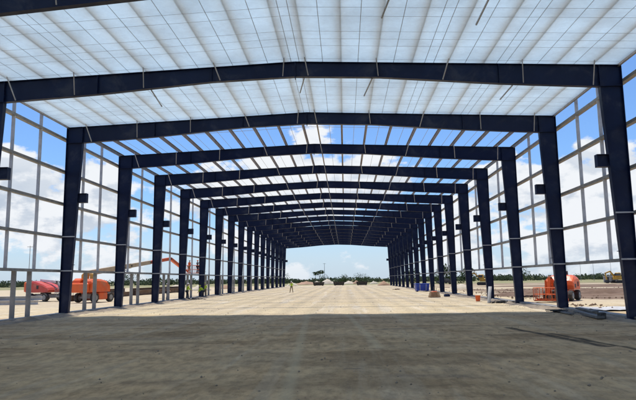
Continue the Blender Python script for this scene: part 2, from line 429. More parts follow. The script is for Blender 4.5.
def grid_sheet(name, xs, ys, zf, m, smooth=True):
    b = MB(); nx = len(xs)
    b.v = [(x, y, zf(x, y)) for y in ys for x in xs]
    b.f = [(j * nx + i, j * nx + i + 1, (j + 1) * nx + i + 1, (j + 1) * nx + i) for j in range(len(ys) - 1) for i in range(nx - 1)]
    return b.build(name, m, None, smooth)


def fbm(x, y, z=0.0, oct=4):
    return mnoise.fractal(Vector((x, y, z)), 1.0, 2.0, oct, noise_basis='PERLIN_ORIGINAL')


def steps(a, b, n): return [a + (b - a) * i / n for i in range(n + 1)]


gx = [-3000, -1200, -500, -250, -120, -70] + steps(-45, 60, 150) + [80, 120, 250, 500, 1200, 3000]
gy = [-600, -200, -60, -20, -5] + steps(2, 45, 130) + steps(46, 120, 60) + [135, 160, 200, 260, 340, 500, 900, 1800, 4200]


def gz(x, y):
    if not (-45 <= x <= 60 and 2 <= y <= 120): return 0.0
    a = 0.035 * fbm(x * 0.35, y * 0.35) + 0.02 * fbm(x * 1.3, y * 1.3, 5)
    e = min(1, (x + 45) / 6, (60 - x) / 6, (120 - y) / 15, (y - 2) / 3)
    return a * max(0, e) - 0.02


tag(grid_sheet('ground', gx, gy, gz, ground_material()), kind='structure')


def lumpy_strip(name, x0, x1, y0, y1, h, m, nx, ny, seed, fq=0.5):
    """low uneven bank of turned earth, edges sunk below the ground"""
    def zf(x, y):
        u, v = (x - x0) / (x1 - x0), (y - y0) / (y1 - y0)
        e = min(1, 5 * u, 5 * (1 - u)) * min(1, 4 * v, 4 * (1 - v))
        return -0.12 + e * (h * (0.75 + 0.5 * fbm(x * fq, y * fq, seed)) + 0.12 + 0.10 * fbm(x * 2.2, y * 2.2, seed + 3))
    return grid_sheet(name, steps(x0, x1, nx), steps(y0, y1, ny), zf, m)


tag(lumpy_strip('soil_bank', 17.6, 40, 60.0, 72.5, 0.50, M['soil'], 90, 34, 4), kind='structure')
tag(lumpy_strip('soil_bank', 23.5, 70, 37.5, 41.5, 0.20, M['soil'], 120, 26, 9), kind='structure')
tag(lumpy_strip('soil_bank', 27.0, 120, 76, 92, 0.40, M['soil'], 130, 30, 14), kind='structure')
tag(lumpy_strip('soil_bank', 40.0, 160, 105, 128, 0.5, M['soil'], 100, 24, 19), kind='structure')
# concrete edge of the slab trench under both long walls, with scraped-up dirt against it
for s in (-1, 1):
    xs = sorted((s * 15.52, s * 16.18))
    b = MB()
    for k in range(-4, 16):
        b.box(xs[0], xs[1], frameY(k) + 0.012, frameY(k + 1) - 0.012, -0.3, 0.09 + 0.012 * (k % 2))
    tag(b.build('footing_strip', M['concrete']), kind='structure')
    ax = sorted((s * 14.2, s * 15.5))
    def zf(x, y, s=s):
        u = abs(abs(x) - 14.85) / 0.65
        return -0.06 + (1 - min(1, u) ** 2) * (0.12 + 0.16 * fbm(x * 1.1, y * 0.9, 3 * s) + 0.07 * fbm(x * 4, y * 4, 7))
    tag(grid_sheet('dirt_ridge', steps(ax[0], ax[1], 10), steps(6, 120, 420), zf, M['trench']), kind='structure')

# loose stones and clods, nobody could count them
b = MB()
for i in range(2600):
    yy = 8 + (rnd.random() ** 1.6) * 60
    xx = rnd.uniform(-15, 15)
    if rnd.random() < 0.35: xx = rnd.choice((-1, 1)) * rnd.uniform(13.6, 15.4)
    r_ = rnd.choice((0.008, 0.011, 0.016, 0.022, 0.03)) * rnd.uniform(0.6, 1.3)
    q = [Vector((rnd.uniform(-1, 1), rnd.uniform(-1, 1), rnd.uniform(-.6, .6))).normalized() for _ in range(3)]
    o = Vector((xx, yy, gz(xx, yy) + r_ * 0.35))
    a = [o + Vector(v) * r_ * rnd.uniform(0.75, 1.25) for v in ((1, 0, 0), (0.2, 1, 0), (-1, 0.1, 0), (-.1, -1, 0), (0.1, 0, 0.75), (0, 0, -0.8))]
    b.poly(a, [(0, 1, 4), (1, 2, 4), (2, 3, 4), (3, 0, 4), (1, 0, 5), (2, 1, 5), (3, 2, 5), (0, 3, 5)])
tag(b.build('loose_stones', M['trench']), kind='stuff')

# ------------------------------------------------------------------ portal frames
def plate_edge(b, a, c, wid, th, nrm):
    """flange plate of given width (along y) laid along the xz edge a-c, thickness towards nrm"""
    (ax, az), (cx, cz) = a, c; nx, nz = nrm[0] * th, nrm[1] * th
    b.hexa([(ax, -wid / 2, az), (ax, wid / 2, az), (ax + nx, wid / 2, az + nz), (ax + nx, -wid / 2, az + nz),
            (cx, -wid / 2, cz), (cx, wid / 2, cz), (cx + nx, wid / 2, cz + nz), (cx + nx, -wid / 2, cz + nz)])


BOT = [(KX, 11.09), (10.0, 11.38), (4.2, 11.86), (0.0, 12.01)]


def rafter_bottom(x):
    x = abs(x)
    for (a, za), (c, zc) in zip(BOT, BOT[1:]):
        if c <= x <= a: return zc + (za - zc) * (x - c) / (a - c)
    return BOT[0][1]


def make_frame(label):
    root = empty('portal_frame', (0, 0, 0), 0, label, 'steel frame', 'navy portal frames of the hall')
    for s in (-1, 1):
        b = MB()
        out, ib, it = s * W, s * 15.29, s * KX
        kz = 11.09
        b.prism([(out, 0.02), (ib, 0.02), (it, kz), (it, roofz(KX) - 0.02), (out, EAVE - 0.02)], -0.006, 0.006)
        plate_edge(b, (out, 0.02), (out, EAVE - 0.012), 0.28, 0.02, (s, 0))
        plate_edge(b, (ib, 0.02), (it, kz), 0.28, 0.02, (-s, 0))
        plate_edge(b, (out, EAVE - 0.02), (it, roofz(KX) - 0.02), 0.27, 0.02, (0, 1))
        b.box(min(out, it), max(out, it), -0.125, 0.125, kz - 0.01, kz + 0.01)           # knee stiffener
        b.box(it - 0.012, it + 0.012, -0.14, 0.14, kz + 0.012, roofz(KX) - 0.022)        # end plate
        for i in range(7):
            for sx in (-1, 1):
                xc = it + sx * 0.05
                b.tube((it + sx * 0.012, -0.09, kz + .08 + i * .145), (it + sx * 0.045, -0.09, kz + .08 + i * .145), .018, .018, 6)
        for zz in (3.1, 6.3, 8.9): b.box(min(out, s * 15.0), max(out, s * 15.0), -0.012, 0.012, zz, zz + 0.03)
        col = b.build('column', M['navy'], root)
        MB().box(min(out, ib) - 0.08, max(out, ib) + 0.08, -0.2, 0.2, -0.05, 0.02).build('base_plate', M['navy'], col)
        b = MB()
        ix = s * (KX + (15.29 - KX) * (1 - 7.42 / kz))
        x0, x1 = sorted((ix - s * 0.02, ix - s * 0.60))
        b.box(x0, x1, -0.16, 0.16, 7.70, 7.725); b.box(x0, x1, -0.16, 0.16, 7.115, 7.14); b.box(x0, x1, -0.008, 0.008, 7.14, 7.70)
        xe = sorted((ix - s * 0.575, ix - s * 0.60)); b.box(xe[0], xe[1], -0.158, 0.158, 7.142, 7.698)
        b.build('bracket', M['navy'], col)
        for zz in (GIRTS[0], GIRTS[1]):
            ii = 15.29 + (KX - 15.29) * zz / kz
            x0, x1 = sorted((s * (ii - 0.06), s * (W + 0.02)))
            MB().box(x0, x1, -0.176, -0.150, zz - 0.035, zz + 0.035).build('web_strap', M['galv'], col)
        b = MB()
        e = s * (KX - 0.012)
        top = [(e, roofz(KX) - 0.02), (0, RIDGE - 0.02)]
        bot = [(s * (x if x else 0.0), z) for x, z in BOT]; bot[0] = (e, BOT[0][1])
        b.prism(bot + [top[1], top[0]], -0.005, 0.005)
        plate_edge(b, top[0], top[1], 0.26, 0.018, (0, 1))
        for a, c in zip(bot, bot[1:]): plate_edge(b, a, c, 0.26, 0.018, (0, -1))
        for xp in (10.0, 4.2): b.box(s * xp - 0.012, s * xp + 0.012, -0.128, 0.128, rafter_bottom(xp) + 0.002, roofz(xp) - 0.022)
        b.box(*sorted((s * 0.002, s * 0.022)), -0.14, 0.14, 11.90, RIDGE - 0.03)
        raf = b.build('rafter', M['navy'], root)
        for xb in ((0.5, 4.0, 7.5, 11.0, 14.4) if s > 0 else (0.5, 4.0, 7.5, 11.0, 14.4)):
            jx = s * (xb + 0.25 * math.sin(xb * 3 + s))
            zb = rafter_bottom(min(xb, KX - 0.2)) + 0.03
            MB().bar((jx, -0.15, zb), (s * xb, -0.62, roofz(xb) + 0.04), 0.042, 0.042).build('flange_brace', M['galv'], raf)
    return root


def at_plane(px, py, Y):
    d = fw + r2 * ((px - 318) / 588.66) - u2 * ((py - 200) / 588.66)
    return CAM + d * ((Y - CAM.y) / d.y)


def at_ground(px, py, z=0.0):
    d = fw + r2 * ((px - 318) / 588.66) - u2 * ((py - 200) / 588.66)
    return CAM + d * ((z - CAM.z) / d.z)


def frame_label(k):
    if k < -1: return 'navy steel portal frame standing out of view behind the camera'
    if k == -1: return 'nearest navy steel portal frame, only its left rafter crossing the top corner'
    if k == 0: return 'navy steel portal frame between two lined bays, right column at the picture edge'
    if k == 1: return 'navy steel portal frame at the end of the white roof liner, third from the camera'
    if k == 16: return 'farthest navy steel portal frame, framing the open end of the hall'
    return ORD[k + 1] + ' navy steel portal frame counted from the camera, under open purlins'


proto = make_frame(frame_label(K0))
frames = {}
for k in range(K0, K1 + 1):
    o = proto if k == K0 else copy_tree(proto)
    o.location = (0, frameY(k), 0); o['label'] = frame_label(k); frames[k] = o
# braces not yet bolted up, hanging from the bottom flanges
for k, xa, px, py in ((0, -7.31, 162, 106.6), (0, 10.67, 500, 99.5), (0, 3.81, 364, 96), (0, 0.43, 300, 93), (-1, 4.1, 381.5, 18), (-1, 7.45, 476, 25)):
    raf = [c for c in frames[k].children if c.name.startswith('rafter')][1 if xa > 0 else 0]
    a = Vector((xa, 0.1, rafter_bottom(xa) - 0.03)); e = at_plane(px, py, frameY(k) + 1.0); e.y -= frameY(k)
    MB().bar(a, e, 0.05, 0.05).build('flange_brace', M['galv'], raf)

# ------------------------------------------------------------------ wall framing, one bay each
def cee(b, a, c, depth_dir, flange_dir, depth, flange, th=0.006):
    """C-section between a and c: web spans depth_dir, flanges along flange_dir"""
    a, c = Vector(a), Vector(c); d = Vector(depth_dir); f = Vector(flange_dir)
    prof = [(0, 0), (depth, 0), (depth, flange), (depth - th, flange), (depth - th, th), (th, th), (th, flange), (0, flange)]
    b.loft([[p + d * u + f * v for u, v in prof] for p in (a, c)])


def make_wall(s, jambs):
    root = empty('wall_framing', (0, 0, 0))
    X = s * (W + 0.022)
    for z in GIRTS:
        b = MB(); cee(b, (X, 0.02, z - 0.08), (X, BAY - 0.02, z - 0.08), (s, 0, 0), (0, 0, 1), 0.26, 0.16)
        b.build('girt', M['girt'], root)
    for i, yy in enumerate((2.8, 5.75)):
        b = MB(); zs = [GIRTS[0] - 0.06] + list(GIRTS[1:]) + [EAVE + 0.1]
        cee(b, (s * (W + 0.035), yy, zs[0]), (s * (W + 0.035), yy, zs[-1]), (s, 0, 0), (0, 1, 0), 0.17, 0.085)
        b.build('stud', M['galv'], root)
    if jambs:
        for yy in (3.5, 5.1):
            b = MB(); cee(b, (s * (W - 0.10), yy, 0.05), (s * (W - 0.10), yy, GIRTS[0] - 0.085), (s, 0, 0), (0, 1, 0), 0.24, 0.12)
            b.build('jamb', M['jamb'], root)
    return root


for s, side in ((-1, 'left'), (1, 'right')):
    wp = make_wall(s, s < 0)
    for k in range(K0 + 1, K1):
        o = wp if k == K0 + 1 else copy_tree(wp)
        o.location = (0, frameY(k), 0)
        if k < -1: lb = 'galvanised wall framing out of view behind the camera, on the %s' % side
        else: lb = 'galvanised girts and studs of the %s wall, %s bay from the camera' % (side, ORD[k + 1])
        tag(o, lb, 'wall framing', 'wall girts and studs between the columns')

# ------------------------------------------------------------------ roof: purlins bay by bay, liner over the near bays
def make_purlins(m='purlin', lift=0.055):
    root = empty('roof_framing', (0, 0, 0))
    for x in PURL:
        z = roofz(x) + lift; b = MB()
        sg = 1 if x > 0 else -1
        y0_, y1_ = -0.0, BAY - 0.004
        b.box(x - 0.004, x + 0.004, y0_, y1_, z + 0.004, z + 0.212)
        b.box(*sorted((x - sg * 0.004, x + sg * 0.075)), y0_, y1_, z, z + 0.006)
        b.box(*sorted((x + sg * 0.004, x - sg * 0.065)), y0_, y1_, z + 0.210, z + 0.216)
        b.build('purlin', M[m], root)
    for s in (-1, 1):
        b = MB(); cee(b, (s * (W - 0.02), 0, EAVE - 0.06), (s * (W - 0.02), BAY - 0.004, EAVE - 0.06), (0, 0, 1), (-s, 0, 0), 0.28, 0.10)
        b.build('eave_strut', M['girt'], root)
    return root


pr = make_purlins('purlin_lined', 0.065)
po = make_purlins()
bandm = MB()
for k in range(K0, K1):
    o = pr if k == K0 else po if k == K1 - 1 else copy_tree(pr if k < 1 else po)
    o.location = (0, frameY(k), 0)
    if k < -1: lb = 'roof purlins out of view overhead behind the camera'
    elif k < 1: lb = 'roof purlins seen as tan stripes through the white liner, %s bay' % ORD[k + 1]
    else: lb = 'bare roof purlins against the sky, %s bay from the camera' % ORD[k + 1]
    tag(o, lb, 'roof framing', 'purlins bay by bay')
    if k >= 1:
        b = MB()          # a row of sag strap across the bay
        for s in (-1, 1): b.bar((s * 15.6, BAY * 0.5, roofz(15.6) + 0.245), (0, BAY * 0.5, RIDGE + 0.245), 0.06, 0.012)
        b.build('sag_strap', M['galv'], o)
    if 1 <= k <= 5:
        for i in range(len(PURL) - 1):
            xm = (PURL[i] + PURL[i + 1]) / 2
            if abs(xm) < 0.3: continue
            MB().box(xm - 0.014, xm + 0.014, 0, BAY, roofz(xm) + 0.006, roofz(xm) + 0.010).build('band', M['strap'], o)

STRAPY = [2.95, 3.75, 5.25, 6.05, 6.85, 8.5]


def make_liner():
    root = empty('roof_liner', (0, 0, 0))
    xs = steps(-15.7, 15.7, 126); ys = steps(0.0, BAY, 24)

    def sheet(dz, amp, seed):
        b = MB(); nx = len(xs)
        for y in ys:
            for x in xs:
                q = min(abs(x - p) for p in PURL)
                e = min(1.0, y / 0.6, (BAY - y) / 0.6)
                b.v.append((x, y, roofz(x) + dz - amp * e * min(1, q / 0.5) * (0.5 + 0.9 * fbm(x * 0.9, y * 0.6, seed))))
        b.f = [(j * nx + i, j * nx + i + 1, (j + 1) * nx + i + 1, (j + 1) * nx + i) for j in range(len(ys) - 1) for i in range(nx - 1)]
        return b
    sheet(0.024, -0.012, 2).build('fabric', M['fabric'], root, True)
    sheet(0.31, 0.015, 8).build('added_diffuser', M['diffuser'], root, True)  # unseen upper sheet added to diffuse sunlight and soften the purlin shadows
    for i in range(len(PURL) - 1):
        xm = (PURL[i] + PURL[i + 1]) / 2
        if abs(xm) < 0.1: xs_ = (-0.2, 0.2)
        elif i in (2, 12, 14): xs_ = (xm - 0.22, xm + 0.22)
        else: xs_ = (xm,)
        for x in xs_:
            MB().box(x - 0.012, x + 0.012, 0.0, BAY, roofz(x) + 0.013, roofz(x) + 0.016).build('band', M['strap'], root)
    for yy in STRAPY:
        b = MB()
        for s in (-1, 1): b.bar((s * 15.6, yy, roofz(15.6) + 0.006), (0, yy, RIDGE + 0.006), 0.02, 0.003)
        b.build('cross_strap', M['strap'], root)
    return root


ln = make_liner()
for k in range(K0, 1):
    o = ln if k == K0 else copy_tree(ln)
    o.location = (0, frameY(k), 0)
    lb = {-1: 'pale blue-white fabric roof liner over the near bay at the top of the picture',
          0: 'bright white fabric roof liner over the bay before the open purlins'}.get(k, 'white fabric roof liner out of view overhead behind the camera')
    tag(o, lb, 'roof liner', 'fabric roof liners bay by bay')

# ------------------------------------------------------------------ vegetation
def leaf_cloud(b, c, rx, ry, rz, n, size):
    for _ in range(n):
        while True:
            p = Vector((rnd.uniform(-1, 1), rnd.uniform(-1, 1), rnd.uniform(-1, 1)))
            if p.length < 1: break
        p = p * (0.55 + 0.45 * rnd.random()) if rnd.random() < 0.4 else p.normalized() * rnd.uniform(0.75, 1.05)
        q = Vector((c[0] + p.x * rx, c[1] + p.y * ry, max(0.05, c[2] + p.z * rz)))
        a = Vector((rnd.uniform(-1, 1), rnd.uniform(-1, 1), rnd.uniform(-1, 1))).normalized()
        e = a.cross(Vector((rnd.uniform(-1, 1), rnd.uniform(-1, 1), rnd.uniform(-1, 1)))).normalized()
        s1, s2 = size * rnd.uniform(0.6, 1.4), size * rnd.uniform(0.4, 0.9)
        b.poly([q - a * s1, q + e * s2, q + a * s1, q - e * s2], [(0, 1, 2, 3)])


def tree(name, loc, h, wid, label, dense=260, crown0=0.25, group=None, m='leaf2'):
    root = empty(name, loc, rnd.uniform(0, 6), label, 'tree', group)
    b = MB(); top = Vector((rnd.uniform(-.2, .2), rnd.uniform(-.2, .2), h * 0.7))
    b.tube((0, 0, -0.2), top * 0.5, 0.045 * h, 0.03 * h, 8); b.tube(top * 0.5, top, 0.03 * h, 0.012 * h, 8)
    lf = MB(); n = 7
    for i in range(n):
        a = i * 2.4; rr = wid * 0.5 * (0.35 + 0.5 * rnd.random())
        zz = h * (crown0 + (0.9 - crown0) * ((i + 0.5) / n))
        c = Vector((math.cos(a) * rr * (1.15 - i / n * 0.7), math.sin(a) * rr * (1.15 - i / n * 0.7), zz))
        b.tube(top * (0.35 + 0.5 * i / n), c, 0.014 * h, 0.004 * h, 6)
        rr2 = wid * rnd.uniform(0.24, 0.36)
        leaf_cloud(lf, c, rr2, rr2, rr2 * 0.8, int(dense * 1.3) // n, 0.055 * h)
    b.build('trunk', M['bark'], root)
    lf.build('crown', M[m], root)
    return root


# the far scrub reads as one unbroken band
lf = MB()
for i in range(1250):
    az = rnd.uniform(-1.25, 1.25)
    az = max(-1.3, min(1.3, az))
    d = rnd.uniform(335, 400)
    x, y = CAM.x + d * math.sin(az), d * math.cos(az)
    hh = rnd.uniform(2.2, 3.6) * (1.0 + 0.22 * fbm(az * 16, 1.5)) * (0.85 if abs(az) < 0.12 else 1.0)
    ww = rnd.uniform(2.0, 4.5)
    leaf_cloud(lf, (x, y, hh * 0.45), ww, 2.5, hh * 0.6, 34, 0.62)
tag(lf.build('far_scrub', M['leaf']), kind='stuff')

def spot(px, py):
    p = at_ground(px, py); return (p.x, p.y, 0)

tree('bushy_tree', (38.5, 215, 0), 6.2, 8.0, 'rounded green tree beyond the right wall, largest in the band of trees', 620, 0.12)
tree('bushy_tree', (45.5, 212, 0), 5.4, 6.0, 'bushy green tree just right of the largest tree beyond the right wall', 420, 0.12)
tree('bushy_tree', (28.5, 240, 0), 6.0, 6.5, 'dark green tree seen between distant right-hand columns', 420, 0.1)
tree('bushy_tree', (22.0, 232, 0), 4.6, 6.0, 'low green tree seen deep between the far right-hand columns', 300, 0.1)
tree('bushy_tree', (10.5, 300, 0), 3.7, 9.0, 'low round tree on the skyline at right in the open end', 700, 0.02)
tree('bushy_tree', (-31.5, 300, 0), 4.2, 11.0, 'broad dark tree on the skyline at left in the open end', 1100, 0.02)
tree('bushy_tree', (-8.8, 290, 0), 3.6, 6.0, 'dark bush behind the middle skip', 450, 0.05)
tree('bushy_tree', (2.0, 290, 0), 3.6, 6.0, 'dark bush between the middle and right skips', 600, 0.05)
tree('bushy_tree', (91, 300, 0), 5.4, 10.5, 'low spreading tree on the skyline behind the right orange lift', 420, 0.1)
tree('bushy_tree', (-120, 330, 0), 6.4, 12.0, 'tall dark tree on the left skyline above the red lift', 360, 0.1)


def slender(loc, h, lean, label):
    root = empty('slender_tree', loc, 0, label, 'tree')
    b = MB(); pts = [Vector((lean * (t ** 2), 0, h * 0.85 * t)) for t in (0, .35, .7, 1)]
    for i in range(3): b.tube(pts[i], pts[i + 1], 0.16 - 0.03 * i, 0.13 - 0.03 * i, 7)
    b.build('trunk', M['bark'], root)
    lf = MB(); e = pts[-1]
    for i in range(9):
        a = i * 2.4
        leaf_cloud(lf, (e.x + math.cos(a) * 0.9, e.y + math.sin(a) * 0.9, e.z + rnd.uniform(-.35, .7)), 0.7, 0.7, 0.4, 22, 0.28)
    lf.build('crown', M['leaf2'], root)


slender((-8.4 - 2.6, 262, 0), 5.2, 0.5, 'slender tufted tree at far end, left and lower of the pair')
slender((-9.0 - 0.2, 262, 0), 6.0, 0.9, 'slender tufted tree at far end, right and taller of the pair')

# ------------------------------------------------------------------ poles
def pole(x, y, h, label, rad=0.12):
    root = empty('utility_pole', (x, y, 0), 0, label, 'pole')
    MB().tube((0, 0, -0.3), (0, 0, h), rad, rad * 0.7, 8).build('shaft', M['greym'], root)
    b = MB(); b.bar((-0.7, 0, h - 0.25), (0.7, 0, h - 0.25), 0.09, 0.09); b.build('crossarm', M['greym'], root)


pole(-7.0, 270, 9.3, 'thin pole rising over the spoil heap at the open end', 0.11)
pole(-74, 140, 11.0, 'thin pole on the left, rising behind the red lift', 0.09)
for px, lb in ((570, 'leftmost thin pole behind the right orange lift'), (583.5, 'second thin pole right of the right orange lift'),
               (596.5, 'third thin pole out in the right-hand field'), (614, 'thin pole behind the yellow excavator')):
    p = at_ground(px, 279.2 - (px - 570) * 0.013); pole(p.x * 235 / p.y, 235, 7.6, lb, 0.07)

# ------------------------------------------------------------------ spoil heaps
def heap(loc, rx, ry, h, m, label, seed, group='spoil heaps around the site'):
    b = MB(); n, rings = 36, 9; R_ = []
    for i in range(rings):
        t = i / (rings - 1); r = 1 - t * 0.97; ring = []
        for j in range(n):
            a = 2 * math.pi * j / n
            k = 1 + 0.22 * fbm(math.cos(a) * 1.3, math.sin(a) * 1.3, seed)
            z = h * (t ** 0.9) * (1 - 0.25 * t * t * abs(fbm(math.cos(a), math.sin(a), seed + 2)))
            z += h * (0.16 * fbm(math.cos(a) * r * 3, math.sin(a) * r * 3, seed + 5) + 0.10 * fbm(math.cos(a) * r * 9, math.sin(a) * r * 9, seed + 6)) * min(1, 3 * t)
            ring.append((math.cos(a) * r * rx * k, math.sin(a) * r * ry * k, z - (0.25 if i == 0 else 0)))
        R_.append(ring)
    o = b.loft(R_).build('spoil_heap', m, None, True)
    o.location = loc
    return tag(o, label, 'spoil heap', group)


def heap_px(px, py, wpx, hpx, m, label, seed, ry=None):
    p = at_ground(px, py); u = p.y / 588.66
    return heap((p.x, p.y + wpx * u / 2 * 0.8, 0), wpx * u / 2, ry or wpx * u / 2 * 0.8, hpx * u, m, label, seed)


heap_px(327.5, 284.2, 17, 5.2, M['spoil'], 'tallest pale spoil heap at the open end, below the thin pole', 1)
heap_px(317, 284.4, 15, 3.2, M['spoil'], 'low pale spoil heap behind the left skip', 2)
heap_px(349, 284.1, 15, 3.2, M['spoil'], 'pale spoil heap between the middle and right skips', 3)
heap_px(374, 284.0, 9, 3.0, M['spoil'], 'small pale spoil heap right of the right skip', 4)
heap_px(356.5, 284.0, 10, 3.4, M['redspoil'], 'reddish spoil heap just left of the right skip', 5)
heap_px(306, 284.8, 26, 3.6, M['redspoil'], 'long reddish spoil heap left of the left skip', 6)
heap_px(292, 286.2, 13, 3.8, M['spoil'], 'pale spoil heap behind the worker in the open end', 7)
heap_px(384, 285.5, 14, 4.6, M['redspoil'], 'reddish spoil heap against the last right-hand column', 8)
heap_px(173, 291.5, 30, 6.5, M['spoil'], 'long pale heap outside the left wall beside the beam stack', 9)
heap_px(199, 290.5, 24, 6.5, M['spoil'], 'pale heap outside the left wall behind the workers', 10)
heap_px(224, 289.0, 20, 4.0, M['redspoil'], 'low reddish heap seen between left columns past the workers', 11)
heap_px(463, 288.5, 26, 4.5, M['spoil'], 'pale heap seen between right columns beyond the crate', 12)

# ------------------------------------------------------------------ skips at the open end
def skip(loc, label):
    root = empty('skip', loc, R(-2), label, 'skip', 'dark skips in a row at the open end')
    b = MB(); L, Wd, H = 1.75, 1.1, 1.15
    b.loft([[(-L * .86, -Wd * .8, .12), (L * .86, -Wd * .8, .12), (L * .86, Wd * .8, .12), (-L * .86, Wd * .8, .12)],
            [(-L, -Wd, H), (L, -Wd, H), (L, Wd, H), (-L, Wd, H)],
            [(-L + .1, -Wd + .1, H), (L - .1, -Wd + .1, H), (L - .1, Wd - .1, H), (-L + .1, Wd - .1, H)],
            [(-L * .8, -Wd * .75, .3), (L * .8, -Wd * .75, .3), (L * .8, Wd * .75, .3), (-L * .8, Wd * .75, .3)]])
    b.build('body', M['darkm'], root)
    b = MB()
    for i in range(5): b.bar((-1.45 + i * .72, -Wd * .82 - .03, .15), (-1.5 + i * .76, -Wd - .03, H - .04), .1, .07)
    b.bar((-L, -Wd - .04, H), (L, -Wd - .04, H), .1, .12); b.build('rib', M['scrap'], root)
    for sx in (-1, 1): MB().bar((sx * 1.2, -Wd * .7, .06), (sx * 1.2, Wd * .7, .06), .16, .13).build('skid', M['scrap'], root)


skip((*at_ground(318.8, 285.9)[:2], 0), 'dark skip at the open end, leftmost of the three')
skip((*at_ground(339, 285.6)[:2], 0), 'dark skip at the open end, in the middle of the three')
skip((*at_ground(362, 285.4)[:2], 0), 'dark skip at the open end, rightmost of the three')

# ------------------------------------------------------------------ vehicles
def wheel(parent, x, y, r, wd, rim='greym'):
    root = MB().loft([[(x + rr * math.cos(a), y + yy, r + rr * math.sin(a)) for a in steps(0, 2 * math.pi * 23 / 24, 23)]
                      for yy, rr in ((-wd / 2, r * .62), (-wd / 2, r * .93), (-wd * .3, r), (wd * .3, r), (wd / 2, r * .93), (wd / 2, r * .62))]).build('wheel', M['rubber'], parent)
    sgn = -1 if y < 0 else 1
    b = MB(); b.tube((x, y - wd * .51, r), (x, y + wd * .51, r), r * .56, r * .56, 20)
    b.tube((x, y + sgn * wd * .5, r), (x, y + sgn * wd * .62, r), r * .24, r * .2, 12)
    b.build('rim', M[rim], root)


def basket_mesh(b, L, Wd, H, n=3):
    for z in (0.06, H * .5, H):
        for a, c in (((-L, -Wd), (L, -Wd)), ((L, -Wd), (L, Wd)), ((L, Wd), (-L, Wd)), ((-L, Wd), (-L, -Wd))):
            b.tube((*a, z), (*c, z), .03, .03, 6)
    for i in range(n + 1):
        x = -L + 2 * L * i / n
        for y in (-Wd, Wd): b.tube((x, y, .06), (x, y, H), .028, .028, 6)
    for y in (0,):
        for x in (-L, L): b.tube((x, y, .06), (x, y, H), .028, .028, 6)


def boom_lift(loc, rz, label, paint, zs=1.0):
    """chassis with four wheels and a turntable whose covers slope down towards the front (+x)"""
    root = empty('boom_lift', loc, rz, label, 'boom lift'); root.scale = (1, 1, zs)
    b = MB(); b.cbox(-1.25, 1.25, -.62, .62, .42, .88, .06); b.bar((-1.1, 0, .55), (-1.1, 0, .551 + .01), .3, 1.9)
    for x in (-1.2, 1.2): b.bar((x, -.8, .5), (x, .8, .5), .2, .2)
    b.build('chassis', M['greym'], root)
    for x in (-1.2, 1.2):
        for y in (-.95, .95): wheel(root, x, y, .48, .36)
    MB().tube((0, 0, .88), (0, 0, 1.02), .55, .55, 20).build('slew_ring', M['darkm'], root)
    return root


def boom(parent, pts, sizes, mats, names=None):
    for i, (a, c) in enumerate(zip(pts, pts[1:])):
        o = MB().bar(a, c, sizes[i] * .8, sizes[i]).build('boom_section', M[mats[i]], parent)
        if i < len(pts) - 2:
            MB().tube(Vector(c) - Vector((0, sizes[i] * .6, 0)), Vector(c) + Vector((0, sizes[i] * .6, 0)), .1, .1, 10).build('pivot_pin', M['darkm'], o)


# --- left: faded red lift with its boom stowed flat
p = at_ground(45.5, 301.2)
red = boom_lift((p.x, p.y, 0), R(-26), 'faded red boom lift with stowed boom outside the left wall', 'red', .92)
b = MB()
prof = [(-2.15, 1.02), (-2.3, 1.2), (-2.3, 2.05), (-2.05, 2.42), (-1.0, 2.38), (0.6, 1.98), (1.45, 1.62), (1.62, 1.35), (1.5, 1.06)]
b.loft([[(x * .98, y, 1.02 + (z - 1.02) * k) for x, z in prof] for y, k in ((-.95, .86), (-.85, 1), (.85, 1), (.95, .86))])
b.build('engine_cover', M['red'], red)
b = MB(); b.cbox(-2.62, -2.18, -.9, .9, 1.1, 2.3, .08); tag(b.build('counterweight', M['orange'], red), 'sun-faded orange counterweight')
boom(red, [(-1.2, .2, 2.5), (1.6, .2, 2.28), (2.3, .2, 1.2)], (.28, .22), ('white', 'greym'))
MB().cbox(-.35, .0, -.975, -.945, 1.45, 1.85, .01).build('vent_panel', M['darkm'], red)
bk = MB(); basket_mesh(bk, .45, .8, 1.0); bk.v = [(x + 2.75, y + .2, z + .55) for x, y, z in bk.v]; bk.build('basket', M['greym'], red)

# --- left: orange lift with its boom raised towards the wall
p = at_ground(94, 302.2)
lp = Vector((p.x, p.y, 0))
ang = math.atan2(78.9 - p.y, -18.2 - p.x)
og = boom_lift(lp, ang, 'orange boom lift with its cream boom raised along the left wall', 'orange')
for c in list(og.children):
    if c.name.startswith('wheel'): pass
b = MB(); b.loft([[(x, y, 1.02 + (z - 1.02) * k) for x, z in ((-1.9, 1.05), (-2.0, 1.3), (-1.95, 2.1), (-1.6, 2.35), (-.4, 2.3), (.5, 2.1), (.9, 1.7), (.9, 1.05))]
                  for y, k in ((-1.2, .85), (-1.05, 1), (-.28, 1), (-.22, .9))]); b.build('engine_cover', M['orange'], og)
b = MB(); b.loft([[(x, y, 1.02 + (z - 1.02) * k) for x, z in ((-1.9, 1.05), (-2.0, 1.3), (-1.95, 2.2), (-1.6, 2.4), (-.2, 2.35), (.7, 2.1), (1.0, 1.7), (1.0, 1.05))]
                  for y, k in ((.22, .9), (.28, 1), (1.05, 1), (1.2, .85))]); b.build('engine_cover', M['orange'], og)
b = MB(); b.cbox(-2.5, -2.02, -1.0, 1.0, 1.0, 1.95, .12); b.build('counterweight', M['orange'], og)
b = MB(); b.cbox(-.68, .68, -1.1, 1.1, .28, 1.0, .07); b.build('chassis_cover', M['orange'], og)
b = MB(); b.bar((-1.5, 0, 1.2), (-1.15, 0, 2.95), .3, .36); b.build('boom_post', M['yellow'], og)
